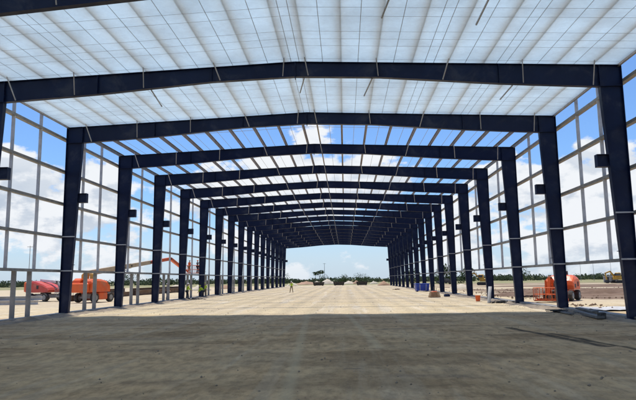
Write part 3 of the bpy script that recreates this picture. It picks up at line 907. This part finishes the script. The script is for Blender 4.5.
for yy, zz in ((-.7, 2.55), (.6, 2.6), (.75, 2.5)):
    MB().cbox(-1.2 + yy * .4, -.75 + yy * .4, yy - .22, yy + .22, zz - .25, zz + .32, .06).build('control_box', M['yellow'], og)
inv = og.matrix_basis.inverted() if False else (Matrix.Translation(lp) @ Matrix.Rotation(ang, 4, 'Z')).inverted()
def W2L(v): return inv @ Vector(v)
A0 = lp + Vector((math.cos(ang) * -1.2, math.sin(ang) * -1.2, 2.9))
kn = Vector((-20.0, 74.3, 0)); kz = at_plane(170.5, 258.8, 74.3); kn = Vector((kz.x, 74.3, kz.z))
mid = A0.lerp(kn, .70)
tipp = at_plane(183.5, 269.0, 78.6); bas = at_plane(193.5, 273.6, 79.4)
boom(og, [W2L(A0), W2L(A0.lerp(kn, .45)), W2L(mid), W2L(kn), W2L(tipp)], (.52, .44, .38, .36), ('cream', 'cream', 'orange', 'orange'))
bk = MB(); basket_mesh(bk, 1.15, .45, 1.1, 4)
bo = W2L(bas)
ca, sa = math.cos(R(58) - ang), math.sin(R(58) - ang)
bk.v = [(bo.x + x * ca - y * sa, bo.y + x * sa + y * ca, bo.z + z) for x, y, z in bk.v]
bko = bk.build('basket', M['orange'], og)
fl = MB(); fl.box(-1.12, 1.12, -.42, .42, 0.0, .05); fl.v = [(bo.x + x * ca - y * sa, bo.y + x * sa + y * ca, bo.z + z) for x, y, z in fl.v]
fl.build('basket_floor', M['darkm'], bko)
MB().bar(W2L(tipp), bo + Vector((-0.9 * ca, -0.9 * sa, .25)), .18, .22).build('jib_link', M['orange'], og)

# --- right: orange lift, boom folded down with its basket on the ground beside the wall
p = at_ground(562.5, 300.4)
ra = math.atan2(45.6 - p.y, 17.2 - p.x)
ol = boom_lift((p.x, p.y, 0), ra, 'orange boom lift with its basket lowered to the ground outside the right wall', 'orange', .88)
for sy in (-1, 1):
    b = MB(); b.loft([[(x, sy * y, 1.02 + (z - 1.02) * k) for x, z in ((-1.35, 1.02), (-1.48, 1.25), (-1.45, 1.9), (-1.2, 2.25), (-.5, 2.38), (.25, 2.28), (.75, 1.85), (.85, 1.45), (.8, 1.02))]
                      for y, k in ((.03, 1.0), (.75, 1.0), (1.0, .93), (1.14, .74))]); cov = b.build('engine_cover', M['orange'], ol)
    for i in range(4): MB().box(-1.0 + i * .16, -.92 + i * .16, *sorted((sy * 1.075, sy * 1.15)), 1.3, 1.75).build('louvre', M['darkm'], cov)
    MB().box(.0, .5, *sorted((sy * 1.08, sy * 1.145)), 1.2, 1.55).build('access_panel', M['darkm'], cov)
MB().cbox(-1.7, -1.35, -.85, .85, 1.0, 1.75, .1).build('counterweight', M['darkm'], ol)
hb = MB(); hb.path([Vector(v) for v in ((.6, .2, 2.2), (1.3, .05, 2.5), (2.0, .1, 2.3), (2.5, .0, 1.6), (2.75, .1, .9))], .035, 6); hb.path([Vector(v) for v in ((.5, -.1, 1.9), (1.2, -.15, 1.6), (1.9, -.1, 1.5), (2.6, -.05, .8))], .035, 6)
hb.build('hose', M['rubber'], ol)
MB().cbox(-1.3, 1.2, -.75, .75, .46, .95, .06).build('chassis_cover', M['orange'], ol)
MB().cbox(-.6, -.45, -1.18, -1.13, 1.75, 1.95, .01).build('decal_plate', M['white'], ol)
MB().tube((-.9, .3, 2.4), (-.9, .3, 2.75), .09, .07, 8).build('exhaust', M['darkm'], ol)
boom(ol, [(.2, .35, 2.3), (2.55, .35, 2.35), (3.1, .35, .95)], (.34, .30), ('orange', 'orange'))
boom(ol, [(.3, -.35, 1.25), (2.35, -.35, 2.15), (2.75, -.35, .6)], (.30, .28), ('orange', 'orange'))
b = MB()
for yy in (-.75, .1, .8): b.bar((2.0, yy, .5), (2.0, yy, 2.3 - abs(yy) * .5), .12, .16)
b.bar((2.0, -.8, .75), (2.0, .85, .75), .14, .14); b.bar((2.0, -.8, 1.35), (2.0, .85, 1.35), .12, .12)
b.build('levelling_frame', M['orange'], ol)
MB().cbox(2.6, 3.15, .5, 1.0, .45, 1.25, .05).build('control_box', M['greym'], ol)
MB().cbox(2.35, 2.75, -.2, .3, .3, 1.0, .05).build('rotator', M['darkm'], ol)
bk = MB(); basket_mesh(bk, 1.15, .5, 1.15, 5); bk.v = [(3.75 + y, x, z + .12) for x, y, z in bk.v]
bo_ = bk.build('basket', M['orange'], ol)
MB().box(3.28, 4.22, -1.12, 1.12, .1, .16).build('basket_floor', M['darkm'], bo_)
b = MB(); b.bar((3.24, -1.2, .2), (3.24, 1.2, .2), .08, .22); b.build('toe_board', M['orange'], bo_)

# turned clods lying over the brown field, nobody could count them
b = MB()
for i in range(5200):
    yy = rnd.choice((rnd.uniform(36, 43), rnd.uniform(54, 104), rnd.uniform(54, 80))); xx = rnd.uniform(17.0, 28 + yy * .45)
    if fbm(xx * .12, yy * .25, 21) < -0.08: continue
    r_ = rnd.choice((.03, .05, .07, .11)) * rnd.uniform(.6, 1.3)
    o = Vector((xx, yy, r_ * .3))
    a = [o + Vector(v) * r_ * rnd.uniform(.7, 1.3) for v in ((1, 0, 0), (.2, 1, 0), (-1, .1, 0), (-.1, -1, 0), (.1, 0, .8), (0, 0, -.8))]
    b.poly(a, [(0, 1, 4), (1, 2, 4), (2, 3, 4), (3, 0, 4), (1, 0, 5), (2, 1, 5), (3, 2, 5), (0, 3, 5)])
tag(b.build('soil_clods', M['soil']), kind='stuff')

# --- yellow excavator and a grey site cabin far off on the right
def excavator(loc, rz, label):
    root = empty('excavator', loc, rz, label, 'excavator')
    for y in (-.85, .85):
        b = MB(); b.loft([[(x, y - .25, z) for x, z in TR] , [(x, y + .25, z) for x, z in TR]]); b.build('track', M['rubber'], root)
    b = MB(); b.cbox(-1.5, .9, -1.05, 1.05, .95, 1.75, .1); b.build('house', M['yellow'], root)
    b = MB(); b.cbox(-.1, 1.15, .1, 1.05, 1.76, 2.75, .12); cab = b.build('cab', M['yellow'], root)
    MB().box(.15, 1.165, .08, 1.07, 1.95, 2.55).build('window', M['glass'], cab)
    boom(root, [(.8, -.2, 1.6), (2.3, -.2, 3.1), (3.9, -.2, 2.6), (3.5, -.2, .9)], (.34, .32, .26), ('yellow', 'yellow', 'yellow'))
    b = MB(); b.prism([(3.2, .9), (3.8, .85), (3.9, .3), (3.3, .05), (2.95, .45)], -.65, .25); b.build('bucket', M['darkm'], root)


TR = [(-1.6, .3), (-1.45, .05), (1.45, .05), (1.6, .3), (1.6, .55), (1.4, .8), (-1.4, .8), (-1.6, .55)]
excavator((*at_ground(618.5, 283.2)[:2], 0), R(200), 'yellow excavator out in the brown field beside the right-hand column')
excavator((*at_ground(484, 285.2)[:2], 0), R(160), 'small yellow excavator far off between two right-hand columns')

p = at_ground(611, 283.0)
root = empty('site_cabin', (p.x, p.y, 0), R(-20), 'small grey site cabin in the brown field, left of the yellow excavator', 'site cabin')
MB().cbox(-1.75, 1.75, -1.1, 1.1, .15, 1.85, .03).build('body', M['greym'], root)
MB().box(-1.85, 1.85, -1.2, 1.2, 1.853, 1.95).build('roof', M['white'], root)
MB().box(-1.2, -.5, -1.115, -1.09, .2, 1.6).build('door', M['darkm'], root)
MB().box(.2, 1.1, -1.115, -1.09, .9, 1.5).build('window', M['glass'], root)


def pickup(loc, rz, label, paint):
    root = empty('pickup_truck', loc, rz, label, 'pickup truck')
    b = MB(); b.loft([[(x, y, z) for x, z in ((-2.6, .5), (-2.6, 1.05), (-.9, 1.08), (-.75, 1.8), (.55, 1.82), (1.2, 1.15), (2.5, 1.02), (2.6, .5))] for y in (-.92, .92)])
    b.build('body', M[paint], root)
    MB().loft([[(x, y, z) for x, z in ((-.72, 1.15), (-.66, 1.7), (.5, 1.72), (.98, 1.2))] for y in (-.935, .935)]).build('window', M['glass'], root)
    for x in (-1.6, 1.65):
        for y in (-.82, .82): wheel(root, x, y, .38, .26)


pickup((*at_ground(446, 284.4)[:2], 0), R(15), 'dark pickup truck parked far off between right-hand columns', 'darkm')

# ------------------------------------------------------------------ stacked steel outside the left wall
def i_beam(b, a, c, h, wd, t=.025):
    a, c = Vector(a), Vector(c); d = (c - a).normalized(); r = d.cross(Vector((0, 0, 1))).normalized()
    z = Vector((0, 0, 1))
    prof = [(-wd / 2, 0), (wd / 2, 0), (wd / 2, t), (t / 2, t), (t / 2, h - t), (wd / 2, h - t), (wd / 2, h), (-wd / 2, h), (-wd / 2, h - t), (-t / 2, h - t), (-t / 2, t), (-wd / 2, t)]
    b.loft([[p + r * u + z * v for u, v in prof] for p in (a, c)])


def beam_thing(name, a, c, h, wd, m, label, cat, group):
    a = Vector(a); c = Vector(c)
    b = MB(); i_beam(b, (0, 0, 0), c - a, h, wd)
    o = b.build(name, M[m]); o.location = a
    return tag(o, label, cat, group)


g = 'rusty beams stacked outside the left wall'
beam_thing('steel_beam', (-26.6, 63.5, .0), (-28.6, 84, .0), .62, .4, 'rust', 'rusty steel beam on the ground behind the orange lift, nearest the wall', 'steel beam', g)
beam_thing('steel_beam', (-27.3, 63, .0), (-29.3, 83.5, .0), .62, .4, 'rust', 'rusty steel beam on the ground behind the orange lift, farther from the wall', 'steel beam', g)
beam_thing('steel_beam', (-26.95, 64.3, .624), (-28.9, 83, .624), .5, .35, 'rust', 'rusty steel beam lying on top of two others behind the orange lift', 'steel beam', g)
beam_thing('steel_beam', (-28.4, 86, .0), (-28.2, 112, .0), .75, .45, 'rust', 'long rusty beam on the ground beyond the stack, behind the workers', 'steel beam', g)
beam_thing('steel_beam', (-29.3, 87, .0), (-29.0, 113, .0), 1.05, .45, 'rust', 'deep rusty beam standing farthest out behind the workers', 'steel beam', g)
g = 'pale primed rafters lying outside the left wall'
for i, (x0, z0, nm) in enumerate(((-31.5, 0, 'at the front of the pile'), (-31.2, .384, 'on top of the pile'), (-32.4, 0, 'at the back of the pile'))):
    dyy = 1.6 * (i == 2) + .9 * (i == 1)
    beam_thing('primed_beam', (x0 - 8, 53.6 + dyy, z0), (x0 + 4.9 - .4 * i, 54.9 + dyy, z0), .38, .36, 'primer', 'pale primed steel beam lying outside the left wall, ' + nm, 'steel beam', g)
# blue tarpaulin on the pale beams
def zt(x, y): return .50 + .06 * fbm(x * 2.3, y * 2.3, 3) + .25 * max(0, 1 - math.hypot(x * .8, y * 1.4))
o = grid_sheet('tarpaulin', steps(-1.0, 1.0, 24), steps(-.6, .6, 16), zt, M['blue'])
o.location = (-31.9, 54.7, .30); tag(o, 'crumpled blue tarpaulin on the pale primed beams', 'tarpaulin')

# ------------------------------------------------------------------ small things along the right wall
p = at_ground(422, 291.4)
root = empty('bin', (p.x, p.y, 0), R(6), 'bright blue bin with pale ribs against the right-hand columns', 'bin')
b = MB(); b.loft([[(-.92, -.55, .1), (.92, -.55, .1), (.92, .55, .1), (-.92, .55, .1)], [(-1.02, -.65, 1.08), (1.02, -.65, 1.08), (1.02, .65, 1.08), (-1.02, .65, 1.08)]])
b.build('body', M['blue'], root)
b = MB(); b.cbox(-1.07, -.02, -.7, .7, 1.08, 1.2, .03); b.build('lid', M['blue'], root)
b = MB(); b.cbox(.02, 1.07, -.7, .7, 1.08, 1.2, .03); b.build('lid', M['blue'], root)
for x in (-.45, .5): MB().bar((x * .95, -.60, .12), (x, -.69, 1.06), .09, .05).build('rib', M['white'], root)
for x in (-.75, .75): MB().tube((x, -.5, .08), (x, .5, .08), .09, .09, 10).build('wheel', M['rubber'], root)

p = at_ground(434.5, 297.2)
root = empty('crate', (p.x, p.y, 0), R(14), 'raw timber crate with sloping sides and two sticks, in front of the blue bin', 'crate'); root.scale = (.76, .76, .8)
b = MB()
for i in range(4):
    z = .05 + i * .17; k = 1 - i * .075
    for sy in (-1, 1): b.box(-.68 * k, .68 * k, sy * .5 * k - .02, sy * .5 * k + .02, z, z + .14)
    for sx in (-1, 1): b.box(sx * .68 * k - .02, sx * .68 * k + .02, -.48 * k, .48 * k, z + .003, z + .137)
b.box(-.7, .7, -.52, .52, .0, .045)
b.build('slats', M['wood'], root)
MB().cbox(-.4, .35, -.3, .3, .1, .78, .08).build('load', M['orange'], root)
for x, l in ((-.1, 1.35), (.28, 1.2)): MB().bar((x, .1, .4), (x + .06, .1, l), .05, .05).build('stick', M['greyboard'], root)

p = at_ground(478, 301.2)
root = empty('bucket', (p.x, p.y, 0), 0, 'orange bucket on the ground between two right-hand columns', 'bucket')
n = 20; ring = lambda r, z: [(r * math.cos(2 * math.pi * i / n), r * math.sin(2 * math.pi * i / n), z) for i in range(n)]
MB().loft([ring(.17, 0), ring(.22, .46), ring(.235, .46), ring(.235, .49), ring(.205, .49), ring(.155, .04)]).build('body', M['orange'], root, False)
b = MB(); pts = [Vector((.225 * math.cos(a), .06 * math.sin(a), .44 - .12 * math.sin(a))) for a in steps(0, math.pi, 10)]; b.path(pts, .008, 5); b.build('handle', M['darkm'], root)

p = at_ground(490.3, 303.0)
root = empty('pipe_offcut', (p.x - .1, p.y, 0), 0, 'pale upright pipe offcut leaning on a right-hand column', 'pipe')
b = MB(); d = Vector((.16, .05, 1.26)); 
def ringp(c, r): return [c + Vector((r * math.cos(2 * math.pi * i / 18), r * math.sin(2 * math.pi * i / 18), 0)) for i in range(18)]
z0 = Vector((0, 0, 0.01))
b.loft([ringp(z0, .13), ringp(z0 + d, .13), ringp(z0 + d, .112), ringp(z0, .112)], cap=False)
b.build('pipe', M['primer'], root, True)

p = at_ground(447, 296.6)
root = empty('tool_bag', (p.x, p.y, 0), R(20), 'small dark blue tool bag on the ground right of the crate', 'bag')
b = MB(); b.loft([[(-.3 * k, -.16 * k, z), (.3 * k, -.16 * k, z), (.3 * k, .16 * k, z), (-.3 * k, .16 * k, z)] for z, k in ((0, .92), (.06, 1), (.2, .95), (.27, .6))]); b.build('body', M['navy'], root)
b = MB(); b.path([Vector((.17 * math.cos(a), 0, .25 + .13 * math.sin(a))) for a in steps(0, math.pi, 8)], .014, 5); b.build('handle', M['darkm'], root)

def scrap_pile(name, loc, label, n, sx, sy, m):
    b = MB()
    for i in range(n):
        a = rnd.uniform(0, 3.14); l = rnd.uniform(.15, .5); c = Vector((rnd.gauss(0, sx * .4), rnd.gauss(0, sy * .4), rnd.uniform(.02, .14)))
        e = Vector((math.cos(a) * l, math.sin(a) * l, rnd.uniform(-.05, .06)))
        b.bar(c - e, c + e, rnd.uniform(.05, .16), rnd.uniform(.02, .06))
    o = b.build(name, m); o.location = loc
    return tag(o, label, 'scrap heap')


scrap_pile('scrap_heap', (*at_ground(504, 302.8)[:2], 0), 'low heap of dark scrap right of the leaning pipe', 34, 1.0, .5, M['scrap'])
scrap_pile('scrap_heap', (*at_ground(559, 312.5)[:2], 0), 'dark scrap strewn at the foot of the column before the right orange lift', 16, .7, .4, M['scrap'])

scrap_pile('scrap_heap', (*at_ground(397, 289.6)[:2], 0), 'small rusty scrap heap at the foot of the far right-hand columns', 22, .8, .5, M['redspoil'])
scrap_pile('scrap_heap', (*at_ground(192, 299.6)[:2], 0), 'grey offcuts scattered on the ground by the left wall workers', 30, 1.2, .5, M['greyboard'])
scrap_pile('scrap_heap', (*at_ground(528, 297)[:2], 0), 'brown heap of offcuts behind the basket of the right orange lift', 70, 1.0, .6, M['rust'])
# boards lying along the right wall
def board(a, c, wd, th, z, m, label):
    a, c = Vector((*a, 0)), Vector((*c, 0)); mid_ = (a + c) / 2
    b = MB(); b.bar(a - mid_ + Vector((0, 0, th / 2)), c - mid_ + Vector((0, 0, th / 2)), wd, th)
    o = b.build('board', M[m]); o.location = (mid_.x, mid_.y, z)
    return tag(o, label, 'board', 'grey boards lying along the right wall')


q = lambda x, y: tuple(at_ground(x, y)[:2])
board(q(577, 313.0), q(601, 319.0), .34, .11, .02, 'greyboard', 'long grey board on the ground inside the right wall, lower one')
board(q(578, 311.2), q(596, 315.2), .28, .08, .134, 'greyboard', 'grey board lying on top of another by the right wall')
board(q(552, 311.0), q(572, 315.0), .22, .07, .02, 'greyboard', 'thin grey board lying at the foot of the right column')
p = at_ground(602, 318.5)
o = MB().cbox(-.16, .16, -.14, .14, 0, .28, .03).build('timber_block', M['scrap']); o.location = (p.x, p.y, 0.0); o.rotation_euler = (0, 0, .4)
tag(o, 'dark timber block at the near end of the grey boards', 'block')

# pale plastic sheet outside the right wall
pa = at_ground(607, 309.5)
o = grid_sheet('plastic_sheet', steps(-1.9, 3.2, 40), steps(-1.7, 1.7, 30), lambda x, y: .05 + .05 * fbm(x * 1.6, y * 1.6, 2) + .02 * fbm(x * 5, y * 5, 9), M['primer'])
o.location = (pa.x + .6, pa.y, 0.03); tag(o, 'crumpled pale plastic sheet on the ground outside the right wall', 'plastic sheet')

# ------------------------------------------------------------------ people
def skin_mesh(name, chains, m, parent=None, sub=1):
    """chains: list of lists of (point, radius); chains sharing a point join there"""
    me = bpy.data.meshes.new(name); idx = {}; V = []; Rr = []; E = []; roots = []
    for ch in chains:
        prev = None
        for i, (pt, r) in enumerate(ch):
            key = tuple(round(c, 4) for c in pt)
            if key not in idx: idx[key] = len(V); V.append(pt); Rr.append(r)
            if prev is not None and prev != idx[key]: E.append((prev, idx[key]))
            prev = idx[key]
    me.from_pydata(V, E, []); me.update()
    o = bpy.data.objects.new(name, me); COL.objects.link(o)
    sm = o.modifiers.new('skin', 'SKIN'); sm.use_smooth_shade = True
    if not me.skin_vertices: me.skin_vertices.new() if hasattr(me.skin_vertices, 'new') else None
    lay = me.skin_vertices[0].data
    for i, r in enumerate(Rr):
        lay[i].radius = r if isinstance(r, tuple) else (r, r); lay[i].use_root = (i == 0)
    ss = o.modifiers.new('smooth', 'SUBSURF'); ss.levels = ss.render_levels = sub
    # bake the modifiers so the object is a plain mesh
    dg = bpy.context.evaluated_depsgraph_get(); dg.update()
    bm_ = bpy.data.meshes.new_from_object(o.evaluated_get(dg)); o.modifiers.clear(); o.data = bm_
    bm_.materials.clear(); bm_.materials.append(m)
    if parent: o.parent = parent
    return o


def person(loc, rz, label, top, legs, hat='white', lean=0.0, reach=((.1, .25, .95), (.1, .25, .95)), stride=.1, crouch=0.0, hip_dx=0.0):
    """1.76 m figure facing +y; reach = right and left wrist positions relative to the ground"""
    hipz = .93 - crouch; V3 = Vector
    hip = V3((0, -.25 * lean, hipz)); dirn = V3((0, math.sin(lean), math.cos(lean)))
    chest = hip + dirn * .33; neckb = hip + dirn * .52; neck = neckb + dirn * .07
    head = neck + V3((0, math.sin(lean * .5), math.cos(lean * .5))) * .13
    crown = head + V3((0, math.sin(lean * .5), math.cos(lean * .5))) * .09
    fwd = V3((0, math.cos(lean * .5), -math.sin(lean * .5)))
    T = lambda v: tuple(v)
    body = [[(T(hip), (.145, .105)), (T(hip.lerp(chest, .5)), (.13, .10)), (T(chest), (.155, .11)), (T(neckb), (.10, .08)), (T(neck), (.055, .058)),
             (T(neck.lerp(head, .5)), (.066, .072)), (T(head), (.077, .092)), (T(crown), (.055, .065))],
            [(T(head), (.077, .092)), (T(head + fwd * .098 - V3((0, 0, .015))), (.016, .018))]]
    tr, sl, boots, hands = [], [], [], []
    for s in (1, -1):
        hj = hip + V3((s * .095, 0, -.03)); ft = V3((s * (.11 + stride * .6), s * stride * .6, .075))
        kneez = .5 * (hj.z + ft.z); kn_ = (hj + ft) / 2 + V3((0, .05 + crouch * .75, 0)); kn_.z = kneez + .01
        leg = [(T(hip), (.145, .105)), (T(hj), .088), (T(hj.lerp(kn_, .5)), .075), (T(kn_), .058), (T(kn_.lerp(ft, .4)), .056), (T(ft), .04), (T(ft + V3((0, .14, -.04))), .035)]
        body.append(leg)
        tr.append([(T(hip), (.155, .118)), (T(hj), .102), (T(hj.lerp(kn_, .5)), .088), (T(kn_), .073), (T(kn_.lerp(ft, .5)), .072), (T(ft + V3((0, 0, .02))), .062)])
        boots.append([(T(ft + V3((0, -.03, .06))), .056), (T(ft + V3((0, -.03, -.03))), .05), (T(ft + V3((0, .16, -.035))), (.046, .04))])
        sh = neckb + V3((s * .175, 0, -.035)); wr = V3((s * reach[0 if s > 0 else 1][0] + s * .18, reach[0 if s > 0 else 1][1], reach[0 if s > 0 else 1][2]))
        dv = wr - sh
        if dv.length > .54: wr = sh + dv.normalized() * .54; dv = wr - sh
        bend = math.sqrt(max(0, .275 ** 2 - (dv.length / 2) ** 2))
        el = (sh + wr) / 2 + (V3((s * .4, -1, -.5))).normalized() * bend
        fd = (wr - el).normalized(); sd_ = fd.cross(V3((0, 0, 1)));
        sd_ = sd_.normalized() if sd_.length > .1 else V3((1, 0, 0))
        palm = wr + fd * .085
        body.append([(T(neckb), (.10, .08)), (T(sh), .062), (T(sh.lerp(el, .55)), .05), (T(el), .041), (T(wr), .028), (T(wr + fd * .045), (.038, .02)), (T(palm), (.040, .018))])
        for q_, ln_ in ((-.030, .062), (-.010, .075), (.010, .072), (.030, .055)):
            k1 = palm + sd_ * q_ + fd * .02; k2 = k1 + fd * ln_ * .55 + V3((0, 0, -.006)); k3 = k2 + (fd * .8 + V3((0, 0, -.6))).normalized() * ln_ * .45
            body.append([(T(palm), (.040, .018)), (T(k1), .0095), (T(k2), .009), (T(k3), .0075)])
        th_ = wr + fd * .045
        body.append([(T(th_), (.038, .02)), (T(th_ + sd_ * s * .048 + fd * .03), .011), (T(th_ + sd_ * s * .058 + fd * .062), .009)])
        sl.append([(T(neckb), (.11, .09)), (T(sh), .074), (T(sh.lerp(el, .55)), .062), (T(el), .054), (T(el.lerp(wr, .85)), .042)])
    root = skin_mesh('person', body, M['skin'], None, 1)
    root.location = loc; root.rotation_euler = (0, 0, rz)
    tag(root, label, 'person')
    tors = [(T(hip - dirn * .06), (.152, .118)), (T(hip), (.158, .12)), (T(hip.lerp(chest, .5)), (.146, .116)), (T(chest), (.172, .128)), (T(neckb), (.12, .10)), (T(neckb + dirn * .03), (.075, .075))]
    if top in ('hivis', 'hiorange') and legs:
        skin_mesh('jacket', [tors] + sl, M[top], root, 1)
    else:
        skin_mesh('shirt', [tors] + sl, M[top], root, 1)
    skin_mesh('trousers', tr, M[legs], root, 1)
    for bt in boots: skin_mesh('boot', [bt], M['boot'], root, 1)
    # face and helmet
    hu = (crown - head).normalized(); rx_ = V3((1, 0, 0)); fx = hu.cross(rx_).normalized() * -1
    if fx.y < 0: fx = -fx
    for s in (1, -1):
        e = head + rx_ * s * .03 + fx * .083 + hu * .012
        MB().tube(e, e + fx * .006, .011, .008, 8).build('eye', M['scrap'], root)
        e = head + rx_ * s * .078
        MB().loft([[e + fx * a_ + hu * b_ + rx_ * s * o_ for a_, b_ in ((-.02, -.03), (.012, -.035), (.018, .0), (.012, .03), (-.015, .03))] for o_ in (-.01, .014)]).build('ear', M['skin'], root)
    MB().bar(head + fx * .084 - hu * .045 - rx_ * .025, head + fx * .084 - hu * .045 + rx_ * .025, .012, .008).build('mouth', M['boot'], root)
    b = MB(); rings = []
    for t_ in (0, .25, .5, .75, .95):
        a = t_ * math.pi / 2; rings.append([head + hu * (.045 + .105 * math.sin(a)) + (rx_ * .105 * math.cos(i * math.pi / 10) + fx * .125 * math.sin(i * math.pi / 10)) * math.cos(a) for i in range(20)])
    b.loft(rings)
    b.loft([[head + hu * h_ + (rx_ * .112 * math.cos(i * math.pi / 10) + fx * (.132 + (.035 if 0 < i < 10 else 0)) * math.sin(i * math.pi / 10)) for i in range(20)] for h_ in (.036, .048)])
    b.build('helmet', M[hat], root, True)
    return root


def gp(px, py): return tuple(at_ground(px, py)[:2]) + (0.0,)

person(gp(291.5, 292.6), R(170), 'worker in lime jacket and dark trousers standing alone on the open sandy floor', 'hivis', 'khaki', 'white',
       .05, ((.22, .12, 1.12), (.12, .28, 1.05)), .17)
person((-15.05, 64.75, 0), R(-60), 'worker in white helmet and lime jacket standing between two left-hand columns', 'hivis', 'denim', 'white',
       .18, ((.05, .38, 1.0), (.05, .35, 1.05)), .12)
person((-15.0, 71.2, 0), R(75), 'worker in lime jacket bending forward beside a left-hand column', 'hivis', 'denim', 'hivis',
       .75, ((.0, .55, .55), (.05, .5, .5)), .16, .12)
person((-15.3, 73.9, 0), R(20), 'worker in lime jacket and khaki trousers upright behind the bending worker', 'hivis', 'khaki', 'hivis',
       .08, ((.06, .3, 1.1), (.06, .3, 1.1)), .10)
person((-16.8, 63.0, 0), R(-80), 'worker in grey shirt and white helmet half hidden behind a left-hand column', 'greyshirt', 'denim', 'white',
       .08, ((.06, .3, 1.0), (.06, .3, 1.0)), .10)
bz = bas.z + .06
person((bas.x - .42, bas.y - .66, bz), R(-40), 'worker in orange jacket standing at the left end of the raised basket', 'hiorange', 'khaki', 'white',
       .12, ((.05, .3, 1.15), (.05, .3, 1.12)), .06)
person((bas.x + .38, bas.y + .62, bz), R(-50), 'worker in dark clothes reaching up at the right end of the raised basket', 'greyshirt', 'denim', 'hiorange',
       .0, ((.05, .28, 1.5), (.05, .3, 1.35)), .06)
